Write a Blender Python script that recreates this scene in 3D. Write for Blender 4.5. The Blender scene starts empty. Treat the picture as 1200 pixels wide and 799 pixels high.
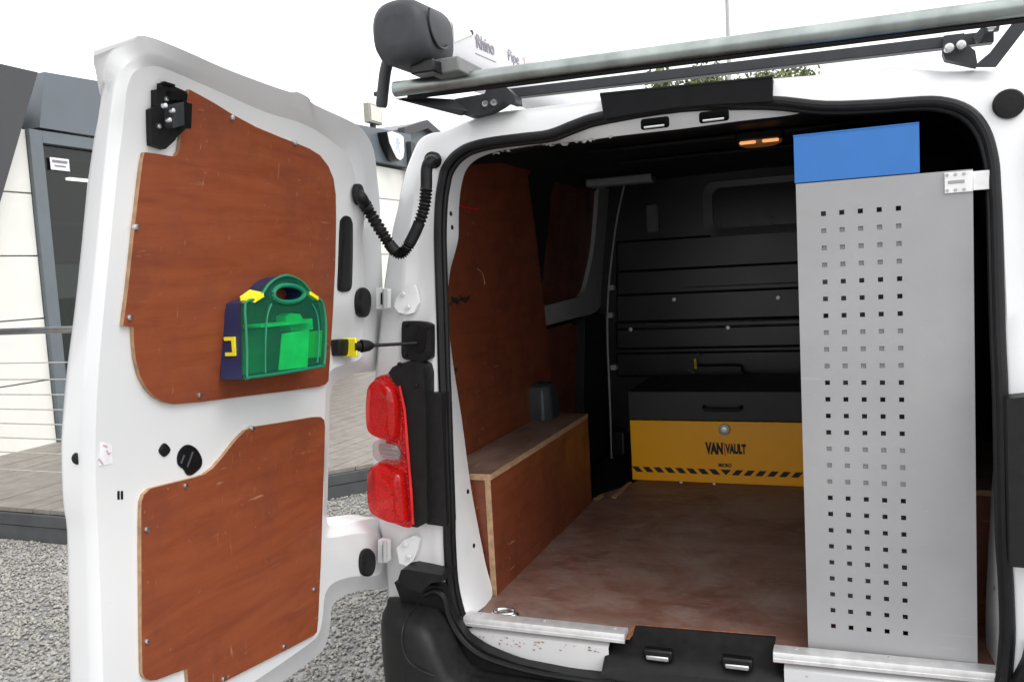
import bpy, bmesh, math, random
import numpy as np
from mathutils import Vector, Matrix, geometry, noise
rnd = random.Random(7)
scene = bpy.context.scene
COL = scene.collection
FL = 0.58                                   # height of the van's load floor above the ground

# ------------------------------------------------------------------ camera
CAM = np.array([.3361, -1.9532, .9229 + FL])
YAW, PITCH, ROLL, FPX = .3831, -.0827, -.0555, 977.4
FW = np.array([-math.sin(YAW)*math.cos(PITCH), math.cos(YAW)*math.cos(PITCH), math.sin(PITCH)])
_rt = np.array([math.cos(YAW), math.sin(YAW), 0.0]); _up = np.cross(_rt, FW)
RT = math.cos(ROLL)*_rt + math.sin(ROLL)*_up
UP = -math.sin(ROLL)*_rt + math.cos(ROLL)*_up
cam = bpy.data.cameras.new('camera'); cam_o = bpy.data.objects.new('camera', cam); COL.objects.link(cam_o)
cam.lens = FPX/1200*36; cam.sensor_width = 36; cam.clip_start = .02; cam.clip_end = 2000
M = Matrix.Identity(4)
for i in range(3):
    M[i][0], M[i][1], M[i][2], M[i][3] = RT[i], UP[i], -FW[i], CAM[i]
cam_o.matrix_world = M
scene.camera = cam_o
scene.view_settings.view_transform = 'Standard'; scene.view_settings.look = 'None'
scene.view_settings.exposure = .86; scene.view_settings.gamma = 1.0

# ------------------------------------------------------------------ overcast sky and a soft sun
w = bpy.data.worlds.new('World'); scene.world = w; w.use_nodes = True
nt = w.node_tree; nt.nodes.clear()
sky = nt.nodes.new('ShaderNodeTexSky'); sky.sky_type = 'NISHITA'; sky.sun_disc = False
SUN_EL, SUN_AZ = math.radians(50), math.radians(108)
sky.sun_elevation = SUN_EL; sky.sun_rotation = SUN_AZ; sky.dust_density = 4; sky.ozone_density = 1
hs = nt.nodes.new('ShaderNodeHueSaturation'); hs.inputs['Saturation'].default_value = .12
mixw = nt.nodes.new('ShaderNodeMixRGB'); mixw.inputs[0].default_value = .78; mixw.inputs[2].default_value = (9.6, 9.65, 9.8, 1)
bg = nt.nodes.new('ShaderNodeBackground'); bg.inputs['Strength'].default_value = .113
wo = nt.nodes.new('ShaderNodeOutputWorld')
nt.links.new(sky.outputs[0], hs.inputs['Color']); nt.links.new(hs.outputs[0], mixw.inputs[1])
nt.links.new(mixw.outputs[0], bg.inputs['Color']); nt.links.new(bg.outputs[0], wo.inputs[0])
sun = bpy.data.lights.new('sun', 'SUN'); sun.energy = .75; sun.angle = math.radians(35); sun.color = (1, .97, .93)
sun_o = bpy.data.objects.new('sun', sun); COL.objects.link(sun_o)
sd = Vector((math.sin(SUN_AZ)*math.cos(SUN_EL), math.cos(SUN_AZ)*math.cos(SUN_EL), math.sin(SUN_EL)))
sun_o.rotation_euler = sd.to_track_quat('Z', 'Y').to_euler(); sun_o.location = (0, -6, 9)

# ------------------------------------------------------------------ pixel ray -> point on a real plane of the place
def ray(px, py): return FW + RT*(px-600)/FPX - UP*(py-399.5)/FPX
def on(ax, v, px, py):
    d = ray(px, py); return CAM + d*(v - CAM[ax])/d[ax]
def aty(y, pts): return [tuple(on(1, y, *p)) for p in pts]
def atx(x, pts): return [tuple(on(0, x, *p)) for p in pts]
def atz(z, pts): return [tuple(on(2, z, *p)) for p in pts]
def bisect(f, d, lo=.2, hi=30):
    s0 = f(CAM + d*lo) > 0
    for _ in range(60):
        m = (lo+hi)/2
        if (f(CAM + d*m) > 0) == s0: lo = m
        else: hi = m
    return CAM + d*hi
def softplus(t, k=.03): return k*math.log1p(math.exp(min(t/k, 60)))
def door_x(z):                              # inner face of the open door: upright below, leaning in above the waist
    z -= FL
    return -.88 + .154*softplus(z-.55) + 1.1*max(0, z-1.12)**2
def on_door(px, py, off=0): return tuple(bisect(lambda p: p[0]-door_x(p[2])-off, ray(px, py), .5, 4))
def body_y(z): return .10*softplus(z-FL-.5)
def on_body(px, py, off=0): return tuple(bisect(lambda p: p[1]-body_y(p[2])-off, ray(px, py), .5, 6))
def wall_x(z): return -.79 + .17*softplus(z-FL-.72)
def on_wall(px, py, off=0): return tuple(bisect(lambda p: p[0]-wall_x(p[2])-off, ray(px, py), .5, 8))
def slide_x(z): return -.87 + .13*softplus(z-FL-.72)
def on_slide(px, py, off=0): return tuple(bisect(lambda p: p[0]-slide_x(p[2])-off, ray(px, py), .5, 8))

# ------------------------------------------------------------------ materials
def new_mat(name):
    m = bpy.data.materials.new(name); m.use_nodes = True
    n = m.node_tree.nodes; b = n['Principled BSDF']; return m, m.node_tree, b
def N(t, typ, **kw):
    n = t.nodes.new(typ)
    for k, v in kw.items():
        if k in n.inputs: n.inputs[k].default_value = v
        else: setattr(n, k, v)
    return n
def ramp(t, fac, stops):
    r = t.nodes.new('ShaderNodeValToRGB'); e = r.color_ramp.elements
    while len(e) < len(stops): e.new(.5)
    for q, (p, c) in zip(e, stops):
        q.position = p; q.color = (*c, 1) if len(c) == 3 else c
    t.links.new(fac, r.inputs[0]); return r.outputs[0]
def coords(t, scale=(1, 1, 1), rot=(0, 0, 0)):
    tc = t.nodes.new('ShaderNodeTexCoord'); mp = t.nodes.new('ShaderNodeMapping')
    mp.inputs['Scale'].default_value = scale; mp.inputs['Rotation'].default_value = rot
    t.links.new(tc.outputs['Object'], mp.inputs[0]); return mp.outputs[0]
def mixc(t, fac, a, b, mode='MIX'):
    m = t.nodes.new('ShaderNodeMixRGB'); m.blend_type = mode
    for i, v in ((0, fac), (1, a), (2, b)):
        if isinstance(v, (int, float)): m.inputs[i].default_value = v
        elif isinstance(v, tuple): m.inputs[i].default_value = (*v, 1)
        else: t.links.new(v, m.inputs[i])
    return m.outputs[0]
def bump(t, b, h, strength=.2, dist=.002):
    n = t.nodes.new('ShaderNodeBump'); n.inputs['Strength'].default_value = strength; n.inputs['Distance'].default_value = dist
    t.links.new(h, n.inputs['Height']); t.links.new(n.outputs[0], b.inputs['Normal'])
def plain(name, col, rough=.5, metal=0, var=.12, scale=30, bmp=.05, coat=0, spec=.5):
    m, t, b = new_mat(name)
    c = coords(t)
    nz = N(t, 'ShaderNodeTexNoise', Scale=scale, Detail=6.0); t.links.new(c, nz.inputs[0])
    lo = tuple(x*(1-var) for x in col); hi = tuple(min(1, x*(1+var)) for x in col)
    t.links.new(ramp(t, nz.outputs[0], [(.3, lo), (.7, hi)]), b.inputs['Base Color'])
    r = N(t, 'ShaderNodeMapRange'); r.inputs[3].default_value = max(.02, rough-.08); r.inputs[4].default_value = min(1, rough+.08)
    t.links.new(nz.outputs[0], r.inputs[0]); t.links.new(r.outputs[0], b.inputs['Roughness'])
    b.inputs['Metallic'].default_value = metal; b.inputs['Coat Weight'].default_value = coat; b.inputs['Coat Roughness'].default_value = .08
    b.inputs['Specular IOR Level'].default_value = spec
    if bmp:
        n2 = N(t, 'ShaderNodeTexNoise', Scale=scale*12, Detail=3.0); t.links.new(c, n2.inputs[0]); bump(t, b, n2.outputs[0], bmp, .001)
    return m
def paint_mat():
    m, t, b = new_mat('white_van_paint')
    c = coords(t)
    big = N(t, 'ShaderNodeTexNoise', Scale=3.0, Detail=5.0); t.links.new(c, big.inputs[0])
    base = ramp(t, big.outputs[0], [(.3, (.655, .665, .675)), (.7, (.72, .72, .72))])
    sp = N(t, 'ShaderNodeTexNoise', Scale=55.0, Detail=8.0, Roughness=.7); t.links.new(c, sp.inputs[0])
    spots = ramp(t, sp.outputs[0], [(.68, (0, 0, 0)), (.76, (1, 1, 1))])
    base = mixc(t, mixc(t, .5, (0, 0, 0), spots), base, (.42, .38, .33))
    t.links.new(base, b.inputs['Base Color']); b.inputs['Roughness'].default_value = .34
    b.inputs['Coat Weight'].default_value = .5; b.inputs['Coat Roughness'].default_value = .1
    n2 = N(t, 'ShaderNodeTexNoise', Scale=9.0, Detail=2.0); t.links.new(c, n2.inputs[0]); bump(t, b, n2.outputs[0], .06, .01)
    return m
def ply_mat(name, a, bcol, dark, wear, axis, rough=.42, scuff=.5):
    """faced plywood: long soft grain, dark patches, fine pale scratches"""
    m, t, b = new_mat(name)
    sc = {'y': (9, 2.6, 24), 'z': (6, 13, 1.5), 'x': (2.2, 8, 13)}[axis]
    c = coords(t, sc)
    g = N(t, 'ShaderNodeTexNoise', Scale=1.6, Detail=9.0, Roughness=.62, Distortion=.6); t.links.new(c, g.inputs[0])
    base = ramp(t, g.outputs[0], [(.25, dark), (.48, a), (.75, bcol)])
    cu = coords(t)
    bl = N(t, 'ShaderNodeTexNoise', Scale=5.0, Detail=7.0, Roughness=.65); t.links.new(cu, bl.inputs[0])
    base = mixc(t, mixc(t, .6, (0, 0, 0), ramp(t, bl.outputs[0], [(.47, (0, 0, 0)), (.66, (1, 1, 1))])), base, tuple(x*.82 for x in dark))
    gate = ramp(t, bl.outputs[0], [(.44, (0, 0, 0)), (.56, (1, 1, 1))])
    for rot, sc2, th in (((.5, .2, .9), (8, 95, 70), .70), ((1.1, .9, .2), (80, 10, 95), .70), ((.7, .6, .4), (80, 95, 12), .70)):
        c2 = coords(t, sc2, rot)
        s = N(t, 'ShaderNodeTexNoise', Scale=1.0, Detail=2.0); t.links.new(c2, s.inputs[0])
        base = mixc(t, mixc(t, scuff, (0, 0, 0), mixc(t, 1.0, ramp(t, s.outputs[0], [(th, (0, 0, 0)), (th+.05, (1, 1, 1))]), gate, 'MULTIPLY')), base, wear)
    t.links.new(base, b.inputs['Base Color'])
    t.links.new(ramp(t, bl.outputs[0], [(.3, (rough-.08,)*3), (.7, (rough+.15,)*3)]), b.inputs['Roughness'])
    fine = N(t, 'ShaderNodeTexNoise', Scale=9.0, Detail=6.0); t.links.new(c, fine.inputs[0]); bump(t, b, fine.outputs[0], .12, .002)
    return m
def glass_mat(name, col, rough=.05, alpha=.5):
    m, t, b = new_mat(name)
    t.nodes.remove(b)
    tr = N(t, 'ShaderNodeBsdfTransparent'); tr.inputs[0].default_value = (*col, 1)
    gl = N(t, 'ShaderNodeBsdfGlossy'); gl.inputs['Roughness'].default_value = rough; gl.inputs[0].default_value = (.9, .9, .9, 1)
    df = N(t, 'ShaderNodeBsdfDiffuse'); df.inputs[0].default_value = (*[min(1, x*.8+.004) for x in col], 1)
    lw = N(t, 'ShaderNodeLayerWeight'); lw.inputs[0].default_value = .5
    pw_ = N(t, 'ShaderNodeMath', operation='POWER'); t.links.new(lw.outputs['Facing'], pw_.inputs[0]); pw_.inputs[1].default_value = 4
    fr = N(t, 'ShaderNodeMath', operation='MULTIPLY_ADD'); t.links.new(pw_.outputs[0], fr.inputs[0]); fr.inputs[1].default_value = .7; fr.inputs[2].default_value = .035
    m1 = N(t, 'ShaderNodeMixShader'); m1.inputs[0].default_value = 1-alpha
    t.links.new(tr.outputs[0], m1.inputs[1]); t.links.new(df.outputs[0], m1.inputs[2])
    m2 = N(t, 'ShaderNodeMixShader'); t.links.new(fr.outputs[0], m2.inputs[0]); t.links.new(m1.outputs[0], m2.inputs[1]); t.links.new(gl.outputs[0], m2.inputs[2])
    t.links.new(m2.outputs[0], t.nodes['Material Output'].inputs[0]); return m

WHITE = paint_mat()
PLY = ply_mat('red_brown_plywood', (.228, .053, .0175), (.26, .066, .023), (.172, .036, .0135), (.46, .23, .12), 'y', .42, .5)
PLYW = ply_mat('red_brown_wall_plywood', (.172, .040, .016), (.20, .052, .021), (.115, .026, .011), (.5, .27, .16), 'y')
PLYF = ply_mat('worn_floor_plywood', (.205, .118, .092), (.29, .19, .158), (.13, .056, .038), (.46, .38, .34), 'x', .42, .35)
def floor_mat():
    m, t, b = new_mat('worn_dusty_floor_plywood'); c = coords(t)
    g = N(t, 'ShaderNodeTexNoise', Scale=1.6, Detail=8.0, Roughness=.6, Distortion=.4); t.links.new(coords(t, (5, 8, 8)), g.inputs[0])
    base = ramp(t, g.outputs[0], [(.28, (.125, .053, .037)), (.5, (.178, .090, .067)), (.74, (.215, .126, .098))])
    for sc, lo, hi, col, k in ((2.6, .46, .70, (.28, .225, .196), .7), (7.0, .52, .72, (.30, .245, .215), .4), (4.3, .56, .72, (.085, .04, .03), .7), (24.0, .60, .74, (.10, .05, .04), .5)):
        n1 = N(t, 'ShaderNodeTexNoise', Scale=sc, Detail=9.0, Roughness=.68, Distortion=.7); t.links.new(c, n1.inputs[0])
        base = mixc(t, mixc(t, k, (0, 0, 0), ramp(t, n1.outputs[0], [(lo, (0, 0, 0)), (hi, (1, 1, 1))])), base, col)
    for rot, sc2 in (((.1, .2, .5), (8, 90, 50)), ((.1, .1, 1.3), (9, 110, 50)), ((.2, .1, 2.4), (12, 120, 50))):
        s_ = N(t, 'ShaderNodeTexNoise', Scale=1.0, Detail=2.0); t.links.new(coords(t, sc2, rot), s_.inputs[0])
        base = mixc(t, mixc(t, .35, (0, 0, 0), ramp(t, s_.outputs[0], [(.69, (0, 0, 0)), (.75, (1, 1, 1))])), base, (.42, .35, .32))
    t.links.new(base, b.inputs['Base Color']); b.inputs['Roughness'].default_value = .55; b.inputs['Specular IOR Level'].default_value = .35
    bump(t, b, g.outputs[0], .12, .002); return m
PLYF = floor_mat()
PLYTOP = ply_mat('scuffed_bench_plywood', (.17, .105, .08), (.28, .19, .15), (.11, .05, .035), (.45, .36, .3), 'y', .5, .5)
EDGE = plain('plywood_edge_grain', (.38, .235, .13), .7, 0, .25, 60, .1)
EDGER = plain('broken_plywood_edge', (.33, .12, .05), .8, 0, .4, 80, .2)
BLACK = plain('black_plastic', (.009, .009, .0095), .5, 0, .3, 40, .12, spec=.28)
BUMP = plain('textured_bumper_plastic', (.010, .010, .0105), .5, 0, .25, 60, .25, spec=.3)
RUB = plain('black_rubber', (.008, .008, .009), .45, 0, .3, 30, .08, spec=.28)
LINER = plain('black_interior_lining', (.0105, .0105, .011), .55, 0, .4, 8, .1, spec=.3)
BULK = plain('black_painted_steel', (.013, .013, .0135), .34, 0, .55, 5, .06, spec=.5)
DGREY = plain('dark_grey_powder_coat', (.036, .038, .043), .5, 0, .15, 30, .1, spec=.35)
STEEL = plain('grey_powder_coated_steel', (.345, .345, .35), .5, 0, .025, 14, .06, spec=.3)
ZINC = plain('zinc_plated_steel', (.62, .63, .64), .32, 1, .12, 50, .08)
GALV = plain('galvanised_tube', (.33, .365, .35), .36, 1, .25, 14, .05)
ALU = plain('aluminium_strip', (.72, .72, .72), .42, .55, .12, 35, .1)
def steel_smudged():
    m, t, b = new_mat('smudged_grey_steel'); c = coords(t)
    n1 = N(t, 'ShaderNodeTexNoise', Scale=4.0, Detail=7.0, Roughness=.6); t.links.new(c, n1.inputs[0])
    base = ramp(t, n1.outputs[0], [(.3, (.300, .300, .306)), (.6, (.338, .338, .344))])
    for rot, sc2 in (((.3, .5, .9), (4, 90, 60)), ((.9, .2, .4), (70, 5, 80))):
        s_ = N(t, 'ShaderNodeTexNoise', Scale=1.0, Detail=2.0); t.links.new(coords(t, sc2, rot), s_.inputs[0])
        base = mixc(t, mixc(t, .3, (0, 0, 0), ramp(t, s_.outputs[0], [(.72, (0, 0, 0)), (.76, (1, 1, 1))])), base, (.42, .42, .43))
    n3 = N(t, 'ShaderNodeTexNoise', Scale=16.0, Detail=6.0); t.links.new(c, n3.inputs[0])
    base = mixc(t, mixc(t, .22, (0, 0, 0), ramp(t, n3.outputs[0], [(.62, (0, 0, 0)), (.74, (1, 1, 1))])), base, (.26, .255, .25))
    t.links.new(base, b.inputs['Base Color']); b.inputs['Specular IOR Level'].default_value = .35
    t.links.new(ramp(t, n1.outputs[0], [(.3, (.38,)*3), (.7, (.55,)*3)]), b.inputs['Roughness']); return m
STEELP = steel_smudged()
BLUE = plain('blue_painted_steel', (.019, .155, .48), .42, 0, .05, 12, .04)
YEL = plain('yellow_painted_steel', (1.0, .435, .002), .36, 0, .03, 10, .05)
YCLIP = plain('bright_yellow_plastic', (.86, .74, .02), .4, 0, .05, 20, .03)
NAVY = plain('navy_blue_plastic', (.017, .026, .085), .42, 0, .12, 20, .05)
PGREEN = plain('green_plastic', (.008, .20, .105), .35, 0, .1, 20, .03)
BGREEN = plain('bright_green_pack', (.10, .70, .28), .6, 0, .2, 20, .05)
GGLASS = glass_mat('green_clear_plastic', (.13, .80, .48), .05, .90)
GREYPAINT = plain('grey_primer_metal', (.40, .405, .40), .5, 0, .1, 14, .05)
INK = plain('black_print', (.012, .012, .013), .6, 0, .1, 20, 0)
RED_INK = plain('red_marker', (.65, .01, .02), .5, 0, .1, 20, 0)
GREYINK = plain('grey_print', (.22, .20, .24), .6, 0, .1, 20, 0)
PINKINK = plain('faded_pink_print', (.62, .42, .46), .6, 0, .1, 20, 0)
OFFW = plain('pale_cladding', (.74, .735, .69), .5, 0, .04, 4, .03)
FASCIA = plain('grey_fascia_panel', (.115, .135, .155), .45, 0, .06, 3, .03)
FASCIAD = plain('near_black_fascia_panel', (.042, .043, .048), .45, 0, .08, 3, .03)
FRAME = plain('grey_window_frame', (.12, .145, .16), .4, 0, .05, 10, .02)
DECK = plain('weathered_grey_decking', (.24, .215, .19), .55, 0, .2, 12, .2)
DECKD = plain('dark_grey_deck_board', (.075, .08, .085), .6, 0, .15, 10, .2)
RAILM = plain('brushed_stainless', (.45, .46, .46), .35, 1, .1, 20, .03)
CABLEM = plain('pale_wire_cable', (.58, .57, .54), .4, .3, .1, 40, .03)
ROOM = plain('dark_showroom_inside', (.010, .012, .009), .8, 0, .4, 4, 0)
TUBEW = plain('pale_grey_carrier_tube', (.56, .56, .58), .38, .1, .05, 10, .03)
BLINT = plain('black_gloss_plastic', (.007, .007, .008), .3, 0, .2, 30, .03, spec=.35)
GLASS = glass_mat('window_glass', (.46, .49, .46), .02, .985)
REDL = None
def lens_mat(name, col, em=0):
    m, t, b = new_mat(name)
    c = coords(t)
    v = N(t, 'ShaderNodeTexVoronoi', Scale=130.0); t.links.new(c, v.inputs[0])
    nz = N(t, 'ShaderNodeTexNoise', Scale=22.0, Detail=3.0); t.links.new(c, nz.inputs[0])
    v2 = N(t, 'ShaderNodeTexVoronoi', Scale=42.0); t.links.new(c, v2.inputs[0])
    base = ramp(t, nz.outputs[0], [(.3, tuple(x*.8 for x in col)), (.7, col)])
    lite = ramp(t, v2.outputs['Color'], [(.62, (0, 0, 0)), (.92, (1, 1, 1))])
    base = mixc(t, mixc(t, .12, (0, 0, 0), lite), base, tuple(min(1, x*1.2+.10) for x in col))
    t.links.new(base, b.inputs['Base Color']); b.inputs['Roughness'].default_value = .12
    b.inputs['Coat Weight'].default_value = 1; b.inputs['Coat Roughness'].default_value = .03
    bump(t, b, v.outputs[0], .12, .003); return m
def facet_red(name, col, metal=.55, sc=48.0):
    m, t, b = new_mat(name); c = coords(t)
    v = N(t, 'ShaderNodeTexVoronoi', Scale=sc); t.links.new(c, v.inputs[0])
    t.links.new(ramp(t, v.outputs['Distance'], [(0, tuple(min(1, x*1.15+.02) for x in col)), (.9, tuple(x*.55 for x in col))]), b.inputs['Base Color'])
    b.inputs['Metallic'].default_value = metal; b.inputs['Roughness'].default_value = .22; bump(t, b, v.outputs['Distance'], .6, .006); return m
REDGLASS = glass_mat('red_clear_lens', (.93, .03, .026), .03, .72); CLEARGLASS = glass_mat('clear_lens_cover', (.86, .78, .77), .03, .95)
REDL = lens_mat('red_lamp_lens', (.78, .010, .012)); CLEARL = lens_mat('clear_lamp_lens', (.72, .60, .58))
def emis(name, col, s):
    m, t, b = new_mat(name); b.inputs['Base Color'].default_value = (*col, 1)
    b.inputs['Emission Color'].default_value = (*col, 1); b.inputs['Emission Strength'].default_value = s; return m
AMBER = emis('lit_bulb', (1, .45, .18), .5); TUBELIT = emis('lit_fluorescent_tube', (1, 1, .98), 4.0)
def gravel_mat(name, stone):
    m, t, b = new_mat(name); c = coords(t)
    v = N(t, 'ShaderNodeTexVoronoi', Scale=55.0); t.links.new(c, v.inputs[0])
    n1 = N(t, 'ShaderNodeTexNoise', Scale=3.0 if not stone else 38.0, Detail=6.0); t.links.new(c, n1.inputs[0])
    a = mixc(t, .0 if stone else .3, ramp(t, n1.outputs[0], [(.30, (.21, .20, .18)), (.5, (.33, .315, .285)), (.72, (.47, .45, .415))]), v.outputs['Color'], 'MULTIPLY')
    bw = N(t, 'ShaderNodeHueSaturation', Saturation=.9 if stone else .2); t.links.new(a, bw.inputs['Color'])
    t.links.new(bw.outputs[0], b.inputs['Base Color']); b.inputs['Roughness'].default_value = .85
    if not stone: bump(t, b, v.outputs['Distance'], .8, .012)
    return m
GRAVEL = gravel_mat('grey_gravel_bed', False); STONE = gravel_mat('gravel_stone', True)
LEAF = plain('tree_leaf', (.10, .13, .035), .6, 0, .5, 1.3, 0); BARK = plain('tree_bark', (.08, .06, .045), .9, 0, .3, 8, .3)

# ------------------------------------------------------------------ mesh helpers
def mesh_obj(name, verts, faces, mats, parent=None, mi=None, smooth=35, bevel=0, segs=2):
    me = bpy.data.meshes.new(name)
    me.from_pydata([tuple(map(float, v)) for v in verts], [], [tuple(f) for f in faces])
    for m in (mats if isinstance(mats, (list, tuple)) else [mats]): me.materials.append(m)
    if mi: me.polygons.foreach_set('material_index', mi)
    me.update()
    bm = bmesh.new(); bm.from_mesh(me); bmesh.ops.recalc_face_normals(bm, faces=bm.faces); bm.to_mesh(me); bm.free()
    if smooth:
        me.shade_smooth(); me.set_sharp_from_angle(angle=math.radians(smooth))
    o = bpy.data.objects.new(name, me); COL.objects.link(o)
    if parent is not None: attach(o, parent)
    if bevel:
        b = o.modifiers.new('bevel', 'BEVEL'); b.width = bevel; b.segments = segs; b.limit_method = 'ANGLE'; b.angle_limit = math.radians(40)
    return o
WORLD = {}
def attach(o, parent):
    o.parent = parent
    o.matrix_parent_inverse = Matrix.Translation(-Vector(WORLD.get(parent.name, (0, 0, 0))))
def thing(name, label, cat, loc, group=None):
    o = bpy.data.objects.new(name, None); COL.objects.link(o); o.location = loc; o.empty_display_size = .1
    WORLD[o.name] = loc; o['label'] = label; o['category'] = cat
    if group: o['group'] = group
    return o
def tag(o, label, cat, group=None):
    o['label'] = label; o['category'] = cat
    if group: o['group'] = group
    return o
def copy_obj(o, parent, loc=None, rot=None):
    c = o.copy(); COL.objects.link(c)
    if parent is not None: attach(c, parent)
    if loc is not None: c.location = loc
    if rot is not None: c.rotation_euler = rot
    return c
class MB:
    def __init__(s): s.v, s.f, s.m = [], [], []
    def add(s, v, f, m=0):
        o = len(s.v); s.v += [tuple(x) for x in v]; s.f += [tuple(i+o for i in q) for q in f]; s.m += [m]*len(f)
    def box(s, x0, x1, y0, y1, z0, z1, m=0):
        s.add([(x0,y0,z0),(x1,y0,z0),(x1,y1,z0),(x0,y1,z0),(x0,y0,z1),(x1,y0,z1),(x1,y1,z1),(x0,y1,z1)],
              [(0,3,2,1),(4,5,6,7),(0,1,5,4),(1,2,6,5),(2,3,7,6),(3,0,4,7)], m)
    def prism(s, pts, vec, m_face=0, m_side=None):
        n = len(pts); vec = Vector(vec); p = [Vector(q) for q in pts]
        tri = geometry.tessellate_polygon([p])
        m_side = m_face if m_side is None else m_side
        s.add(p, tri, m_face); s.add([q+vec for q in p], [t[::-1] for t in tri], m_face)
        s.add(p + [q+vec for q in p], [(i, (i+1) % n, n+(i+1) % n, n+i) for i in range(n)], m_side)
    def loft(s, loops, closed=True, m=0, cap0=False, cap1=False):
        n = len(loops[0]); V = [q for L in loops for q in L]; F = []
        for a in range(len(loops)-1):
            for i in range(n if closed else n-1):
                j = (i+1) % n; F.append((a*n+i, a*n+j, (a+1)*n+j, (a+1)*n+i))
        s.add(V, F, m)
        for c, L in ((cap0, loops[0]), (cap1, loops[-1])):
            if c: s.add(L, geometry.tessellate_polygon([[Vector(q) for q in L]]), m)
    def tube(s, pts, r, n=10, m=0, flat=1.0, cap=True):
        p = [Vector(q) for q in pts]; loops = []; up = None
        for i, q in enumerate(p):
            t = (p[min(i+1, len(p)-1)] - p[max(i-1, 0)]).normalized()
            if up is None: up = Vector((0, 0, 1)) if abs(t.z) < .9 else Vector((0, 1, 0))
            a = t.cross(up).normalized(); b = a.cross(t).normalized(); up = b
            rr = r[i] if isinstance(r, (list, tuple)) else r
            loops.append([q + a*math.cos(2*math.pi*k/n)*rr + b*math.sin(2*math.pi*k/n)*rr*flat for k in range(n)])
        s.loft(loops, True, m, cap, cap)
    def build(s, name, mats, parent=None, **kw): return mesh_obj(name, s.v, s.f, mats, parent, s.m, **kw)
def box(name, x0, x1, y0, y1, z0, z1, mat, parent=None, bevel=.002, **kw):
    b = MB(); b.box(x0, x1, y0, y1, z0, z1); return b.build(name, mat, parent, bevel=bevel, **kw)
def tube(name, pts, r, mat, parent=None, n=10, **kw):
    b = MB(); b.tube(pts, r, n, **kw); return b.build(name, mat, parent)
def catmull(pts, k=5, closed=False):
    P = [Vector(p) for p in pts]; n = len(P); out = []
    for i in range(n if closed else n-1):
        if closed: a, b, c, d = P[i-1], P[i], P[(i+1) % n], P[(i+2) % n]
        else: a, b, c, d = P[max(i-1, 0)], P[i], P[i+1], P[min(i+2, n-1)]
        for j in range(k):
            t = j/k
            out.append(.5*((2*b) + (c-a)*t + (2*a-5*b+4*c-d)*t*t + (3*b-a-3*c+d)*t**3))
    if not closed: out.append(P[-1])
    return out
def fill(loop2, grid, f3, holes=()):
    """triangulated sheet inside a 2-D outline with interior points; f3 maps (u, v) to space"""
    pts = [Vector((p[0], p[1])) for p in loop2]; edges = []; n = len(pts)
    edges += [(i, (i+1) % n) for i in range(n)]
    for h in holes:
        b = len(pts); pts += [Vector(q) for q in h]; edges += [(b+i, b+(i+1) % len(h)) for i in range(len(h))]
    us = [p.x for p in pts[:n]]; vs = [p.y for p in pts[:n]]
    L = [tuple(p) for p in pts[:n]]
    def inside(u, v, L):
        c = False; j = len(L)-1
        for i in range(len(L)):
            if (L[i][1] > v) != (L[j][1] > v) and u < (L[j][0]-L[i][0])*(v-L[i][1])/(L[j][1]-L[i][1]) + L[i][0]: c = not c
            j = i
        return c
    u = min(us)+grid*.5
    while u < max(us):
        v = min(vs)+grid*.5
        while v < max(vs):
            if inside(u, v, L) and not any(inside(u, v, [tuple(q) for q in h]) for h in holes): pts.append(Vector((u, v)))
            v += grid
        u += grid
    r = geometry.delaunay_2d_cdt(pts, edges, [list(range(n))], 1 if not holes else 2, 1e-6)
    V = [f3(p.x, p.y) for p in r[0]]
    F = [f for f in r[2]]
    if holes:
        keep = []
        for f in F:
            cx = sum(r[0][i].x for i in f)/len(f); cy = sum(r[0][i].y for i in f)/len(f)
            if inside(cx, cy, L) and not any(inside(cx, cy, [tuple(q) for q in h]) for h in holes): keep.append(f)
        F = keep
    return V, F
def text(name, body, size, loc, xdir, up, mat, parent, sx=1, offset=0, align='CENTER', extrude=.0004):
    cu = bpy.data.curves.new(name, 'FONT'); cu.body = body; cu.size = size; cu.extrude = extrude; cu.offset = offset
    cu.align_x = align; cu.align_y = 'CENTER'; cu.materials.append(mat)
    o = bpy.data.objects.new(name, cu); COL.objects.link(o)
    X = Vector(xdir).normalized(); Z = X.cross(Vector(up)).normalized(); Y = Z.cross(X)
    R = Matrix((X, Y, Z)).transposed().to_4x4()
    bpy.context.view_layer.update()
    me = bpy.data.meshes.new_from_object(o.evaluated_get(bpy.context.evaluated_depsgraph_get()))
    bpy.data.objects.remove(o); me.transform(Matrix.Translation(Vector(loc)) @ R @ Matrix.Diagonal((sx, 1, 1, 1)))
    o = bpy.data.objects.new(name, me); COL.objects.link(o); attach(o, parent)
    return o
def Z(z): return z + FL

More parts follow.
